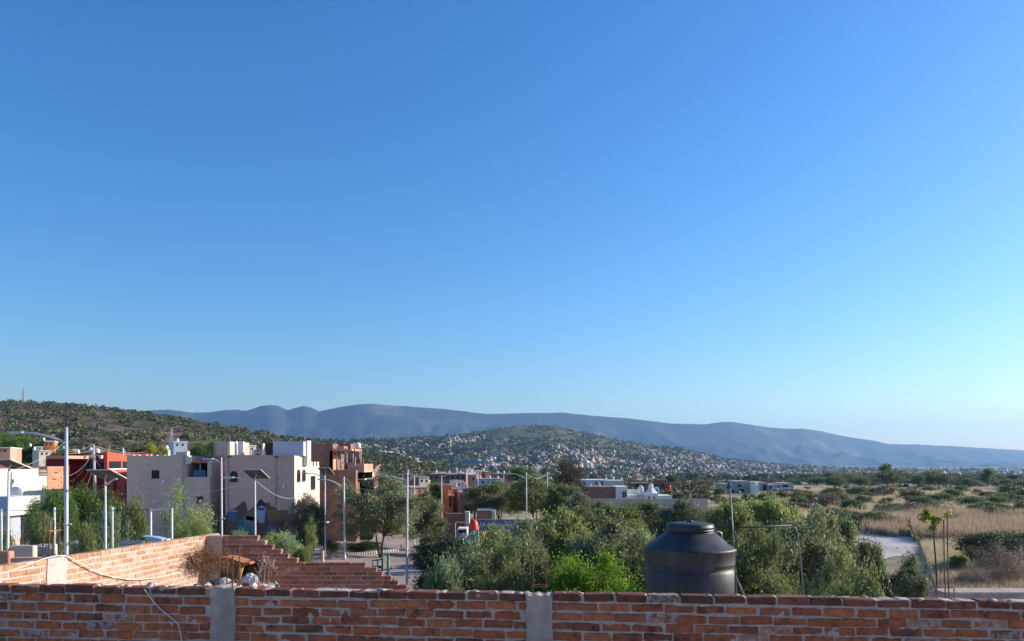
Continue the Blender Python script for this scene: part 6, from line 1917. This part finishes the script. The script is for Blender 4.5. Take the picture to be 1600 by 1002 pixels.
# row of houses along the ridge behind the half built house
for k in range(70):
    px = rng.uniform(585, 720); t = rng.uniform(.84, .97); x, y, z = town_hill.pt(px, t); add_house(px, float(x), float(y), float(z), 1.0)
H.sort(key=lambda q: -q[3] * q[5] / (q[1] ** 2))
def house_mesh(seed):
    r = random.Random(seed); mb = MB()
    mb.box(-.5, .5, -.5, .5, -.6, 1.0)
    mb.box(-.53, .53, -.53, .53, .93, 1.04)
    if seed % 3 == 0: mb.box(-.5, .05, -.2, .49, 1.04, 1.5)
    if seed % 3 == 1: mb.box(.15, .45, -.4, .3, 1.04, 1.38)
    me = bpy.data.meshes.new('far_house'); me.from_pydata(mb.v, [], mb.f); me.update(); me.materials.append(MATS['far_house']); return me
hm = [house_mesh(s) for s in range(6)]
for (x, y, z, w, d, h, rz, px) in H[:300]:
    o = link('far_house', random.choice(hm)); o.location = (x, y, z); o.scale = (w, d, h); o.rotation_euler = (0, 0, rz)
    zn = 'on the ridge left of the town hill' if px < 700 else 'on the slope below the town hill summit' if px < 900 else 'on the right shoulder of the town hill' if px < 1100 else 'on the plain before the mountains'
    tag(o, 'small flat roofed house ' + zn, 'house', 'far houses ' + zn)
Vb = np.array([(x, y, z) for z in (-.6, 1) for (x, y) in ((-.5, -.5), (.5, -.5), (.5, .5), (-.5, .5))]); Vb2 = np.array([(x, y, z) for z in (.9, 1.45) for (x, y) in ((-.45, -.3), (.1, -.3), (.1, .45), (-.45, .45))])
Fb = np.array([(4, 5, 6, 7), (0, 1, 5, 4), (1, 2, 6, 5), (2, 3, 7, 6), (3, 0, 4, 7)])
VV, FF = [], []; b = 0
for i, (x, y, z, w, d, h, rz, px) in enumerate(H[300:]):
    c, s = math.cos(rz), math.sin(rz)
    for base in ((Vb, Vb2) if i % 2 else (Vb,)):
        P = base * np.array([w, d, h]); P = np.stack([P[:, 0] * c - P[:, 1] * s + x, P[:, 0] * s + P[:, 1] * c + y, P[:, 2] + z], -1)
        VV.append(P); FF.append(Fb + b); b += 8
o = link('far_town', npmesh('far_town', np.concatenate(VV), np.concatenate(FF), MATS['far_house_mass']))
tag(o, 'mass of tiny pale houses covering the far town', 'houses', kind='stuff')
# big pale sheds standing out in the town
for k, (px, t, wp, hp_, mat, lab) in enumerate(((705, .93, 13, 5, 'plast_white', 'wide white block on the town ridge'), (672, .70, 16, 6, 'plast_blue', 'pale stepped warehouse roof on the town slope'), (688, .64, 12, 5, 'plast_white', 'lower end of the pale stepped warehouse'),
                                                (790, .72, 8, 7, 'plast_pink', 'salmon coloured block among the dark buildings on the slope'), (775, .74, 6, 7, 'plast_white', 'white narrow building beside the salmon block'),
                                                (750, .68, 20, 9, 'brick_wall_far', 'dark reddish apartment row on the town slope'), (725, .70, 14, 8, 'brick_wall_far', 'left end of the dark reddish apartment row'), (775, .62, 18, 9, 'plast_grey', 'grey apartment row below the salmon block'))):
    x, y, z = (float(v) for v in town_hill.pt(px, t)); w = wp / F * y; h = hp_ / F * y
    e = empty('town_block', (x, y, z), lab, 'building')
    mb = MB(); mb.box(-w / 2, w / 2, 0, w * .5, -6, h); mb.build('wall', MATS[mat], e); mb = MB(); mb.box(-w / 2 - .4, w / 2 + .4, -.4, w * .5 + .4, h, h + .8); mb.build('roof', MATS['concrete_pale'], e)
    for q in range(max(2, int(wp / 3))):
        xx = -w / 2 + w * (q + .5) / max(2, int(wp / 3)); mb = MB(); mb.box(xx - w * .03, xx + w * .03, -.12, -.02, h * .45, h * .75); mb.build('window', MATS['opening'], e)

# ------------------------------------------------------------------ masses of far vegetation
def mass(name, P, R, per, mat, label, seed, flat=.75, fine=.42):
    """P (n,3) plant positions, R (n) radii: every plant a loose ball of leaf sprays"""
    rng = np.random.default_rng(seed); n = len(P)
    d = rng.normal(size=(n, per, 3)); d /= np.linalg.norm(d, axis=2, keepdims=True); d[:, :, 2] = np.abs(d[:, :, 2]) * 1.0
    rr = (.35 + .65 * rng.random((n, per, 1)) ** .5)
    C = P[:, None, :] + d * rr * R[:, None, None] * np.array([1, 1, flat])
    C = C.reshape(-1, 3); s = np.repeat(R, per) * fine * (.6 + .8 * rng.random(n * per))
    V, Q = leaf_quads(C, s, s * .8, rng, 0.0)
    o = link(name, npmesh(name, V, Q, MATS[mat])); return tag(o, label, 'vegetation', kind='stuff')
rng = np.random.default_rng(31)
n = 15000
px = rng.uniform(-260, 800, n); t = rng.random(n) ** .8 * 1.02
dn = fbm(px / 22.0, t * 9.0, 3)
keep = (dn > .30 + .12 * ((px > 150) & (px < 480)) * (t > .5))
# bare scars like those in the photograph
for cx_, ct, rx_, rt in ((225, .86, 16, .06), (262, .78, 22, .05), (360, .70, 26, .05), (330, .45, 30, .05), (420, .55, 24, .06), (160, .55, 24, .05), (60, .30, 20, .04), (140, .80, 18, .05), (590, .55, 8, .25)):
    keep &= ((px - cx_) / rx_) ** 2 + ((t - ct) / rt) ** 2 > 1
px, t = px[keep], t[keep]
x, y, z = left_hill.pt(px, t)
mass('hill_scrub', np.stack([x, y, z], -1), 0.9 + 2.3 * rng.random(len(px)) ** 2.2, 34, 'scrub_mass', 'dark green scrub covering the left hillside', 2, .8, .25)
n = 10500
px = rng.uniform(430, 1440, n); t = rng.random(n) ** .9 * 1.0
dn = fbm(px / 20.0 + 9, t * 9.0 + 4, 3); keep = dn > .34
x, y, z = town_hill.pt(px[keep], t[keep])
mass('town_trees', np.stack([x, y, z], -1), 3.0 + 4.0 * rng.random(len(x)) ** 2, 14, 'town_trees', 'trees scattered all through the far town', 3, 1.1)
n = 3800
px = rng.uniform(1050, 1750, n); r_ = np.exp(rng.uniform(math.log(700), math.log(5600), n)); dn = fbm(px / 24.0 + 3, np.log(r_) * 7, 3); keep = (dn > .42)
x = (px - 800) / F * r_; z = ground_h(x, r_)
mass('plain_trees', np.stack([x, r_, z], -1)[keep], (3.0 + 4.0 * rng.random(n) ** 2)[keep] * np.where(r_[keep] > 2500, 1.5, 1.0), 14, 'town_trees', 'trees scattered over the plain before the mountains', 5, 1.0)
# darker belt of trees along the ridge at the left of the town and scrub between the houses and the hill
n = 700
px = rng.uniform(470, 700, n); t = rng.uniform(.62, 1.0, n); x, y, z = town_hill.pt(px, t)
mass('ridge_trees', np.stack([x, y, z], -1), 4.0 + 4.5 * rng.random(n) ** 2, 18, 'town_trees', 'belt of dark trees on the ridge left of the town', 6, 1.2)
n = 1500
px = rng.uniform(560, 1250, n); r_ = np.exp(rng.uniform(math.log(150), math.log(700), n)); x = (px - 800) / F * r_; z = ground_h(x, r_)
keep = (fbm(px / 30.0 + 13, np.log(r_) * 8, 3) > .46) & ((px < 1105) | (r_ < 150) | (r_ > 400))
mass('valley_scrub', np.stack([x, r_, z], -1)[keep], (1.4 + 1.8 * rng.random(n))[keep], 170, 'scrub_mass', 'scrub filling the valley floor below the town', 8, 1.0, .13)

# ------------------------------------------------------------------ overhead wires
def wire(a, b, sag, r, label, mat='cable', n=10):
    (xa, ya, Ya), (xb, yb, Yb_) = a, b
    A, B = W(xa, ya, Ya), W(xb, yb, Yb_)
    pts = [A.lerp(B, i / n) - Vector((0, 0, sag * 4 * (i / n) * (1 - i / n))) for i in range(n + 1)]
    m_ = MB(); m_.tube(pts, r, 5); o = m_.build('wire', MATS[mat], None, True); return tag(o, label, 'wire', 'overhead wires')
wire((198, 760, 61), (399, 750, 40), .75, .011, 'pale wire drooping across the plain grey house')
wire((399.5, 751, 40), (459, 778, 61), .35, .011, 'pale wire from the double panel lamp to the mural house')
wire((540, 747, 60), (635, 740, 46), 1.0, .011, 'wire drooping between the two white lamp posts by the mesquite')
for k, (yb, sg) in enumerate(((694, .1), (697, .15), (701, .25))):
    wire((105, 706 + 3 * k, 30), (146 + k * 6, yb, 60), sg, .0045, ('upper', 'middle', 'lowest')[k] + ' of three wires from the tall thick lamp post to the utility pole')
wire((103, 690, 30), (-40, 745, 22), .3, .005, 'wire falling from the tall thick lamp post to the left edge')
for k in range(2):
    wire((148, 697 + 3 * k, 60), (230, 706 + 3 * k, 80), .3, .010, ('upper', 'lower')[k] + ' wire leaving the utility pole to the right')
wire((103, 764, 30), (170, 754, 44), .5, .005, 'greenish wire crossing before the wide dark tree', 'cable_dark')
rw = random.Random(12)
WL = ('steepest thin wire fanning from the utility pole down to the left', 'second thin wire fanning from the utility pole to the left', 'third thin wire fanning from the utility pole to the left',
      'thin wire from the utility pole to the coral wall', 'slack thin wire from the utility pole over the dark red roof', 'lowest thin wire from the utility pole to the trees')
for k, (px, py, Y) in enumerate(((110, 752, 45), (96, 745, 48), (118, 760, 46), (172, 740, 66), (205, 716, 72), (128, 768, 50))):
    wire((147, 700 + 5 * k, 60), (px, py, Y), rw.uniform(.2, .7), .006, WL[k], 'cable' if k % 2 else 'cable_dark')
wire((747, 740, 118), (823, 741, 75), 1.6, .016, 'wire between the middle and right lamp posts')
wire((823, 740, 75), (855, 740, 84), .5, .014, 'short wire between the two right hand lamp posts')

# ------------------------------------------------------------------ air
mb = MB(); mb.box(-15000, 15000, -400, 15500, -120, 750)
hz = mb.build('haze', None); tag(hz, 'thin blue haze filling the valley', 'haze', kind='stuff')
hm_ = bpy.data.materials.new('haze'); hm_.use_nodes = True; nt = hm_.node_tree; nt.nodes.remove(nt.nodes['Principled BSDF'])
pv = nt.nodes.new('ShaderNodeVolumePrincipled'); pv.inputs['Color'].default_value = (0.32, 0.58, 1.0, 1); pv.inputs['Density'].default_value = 6.2e-5; pv.inputs['Anisotropy'].default_value = 0.25
nt.links.new(pv.outputs[0], nt.nodes['Material Output'].inputs['Volume'])
hz.data.materials.append(hm_)
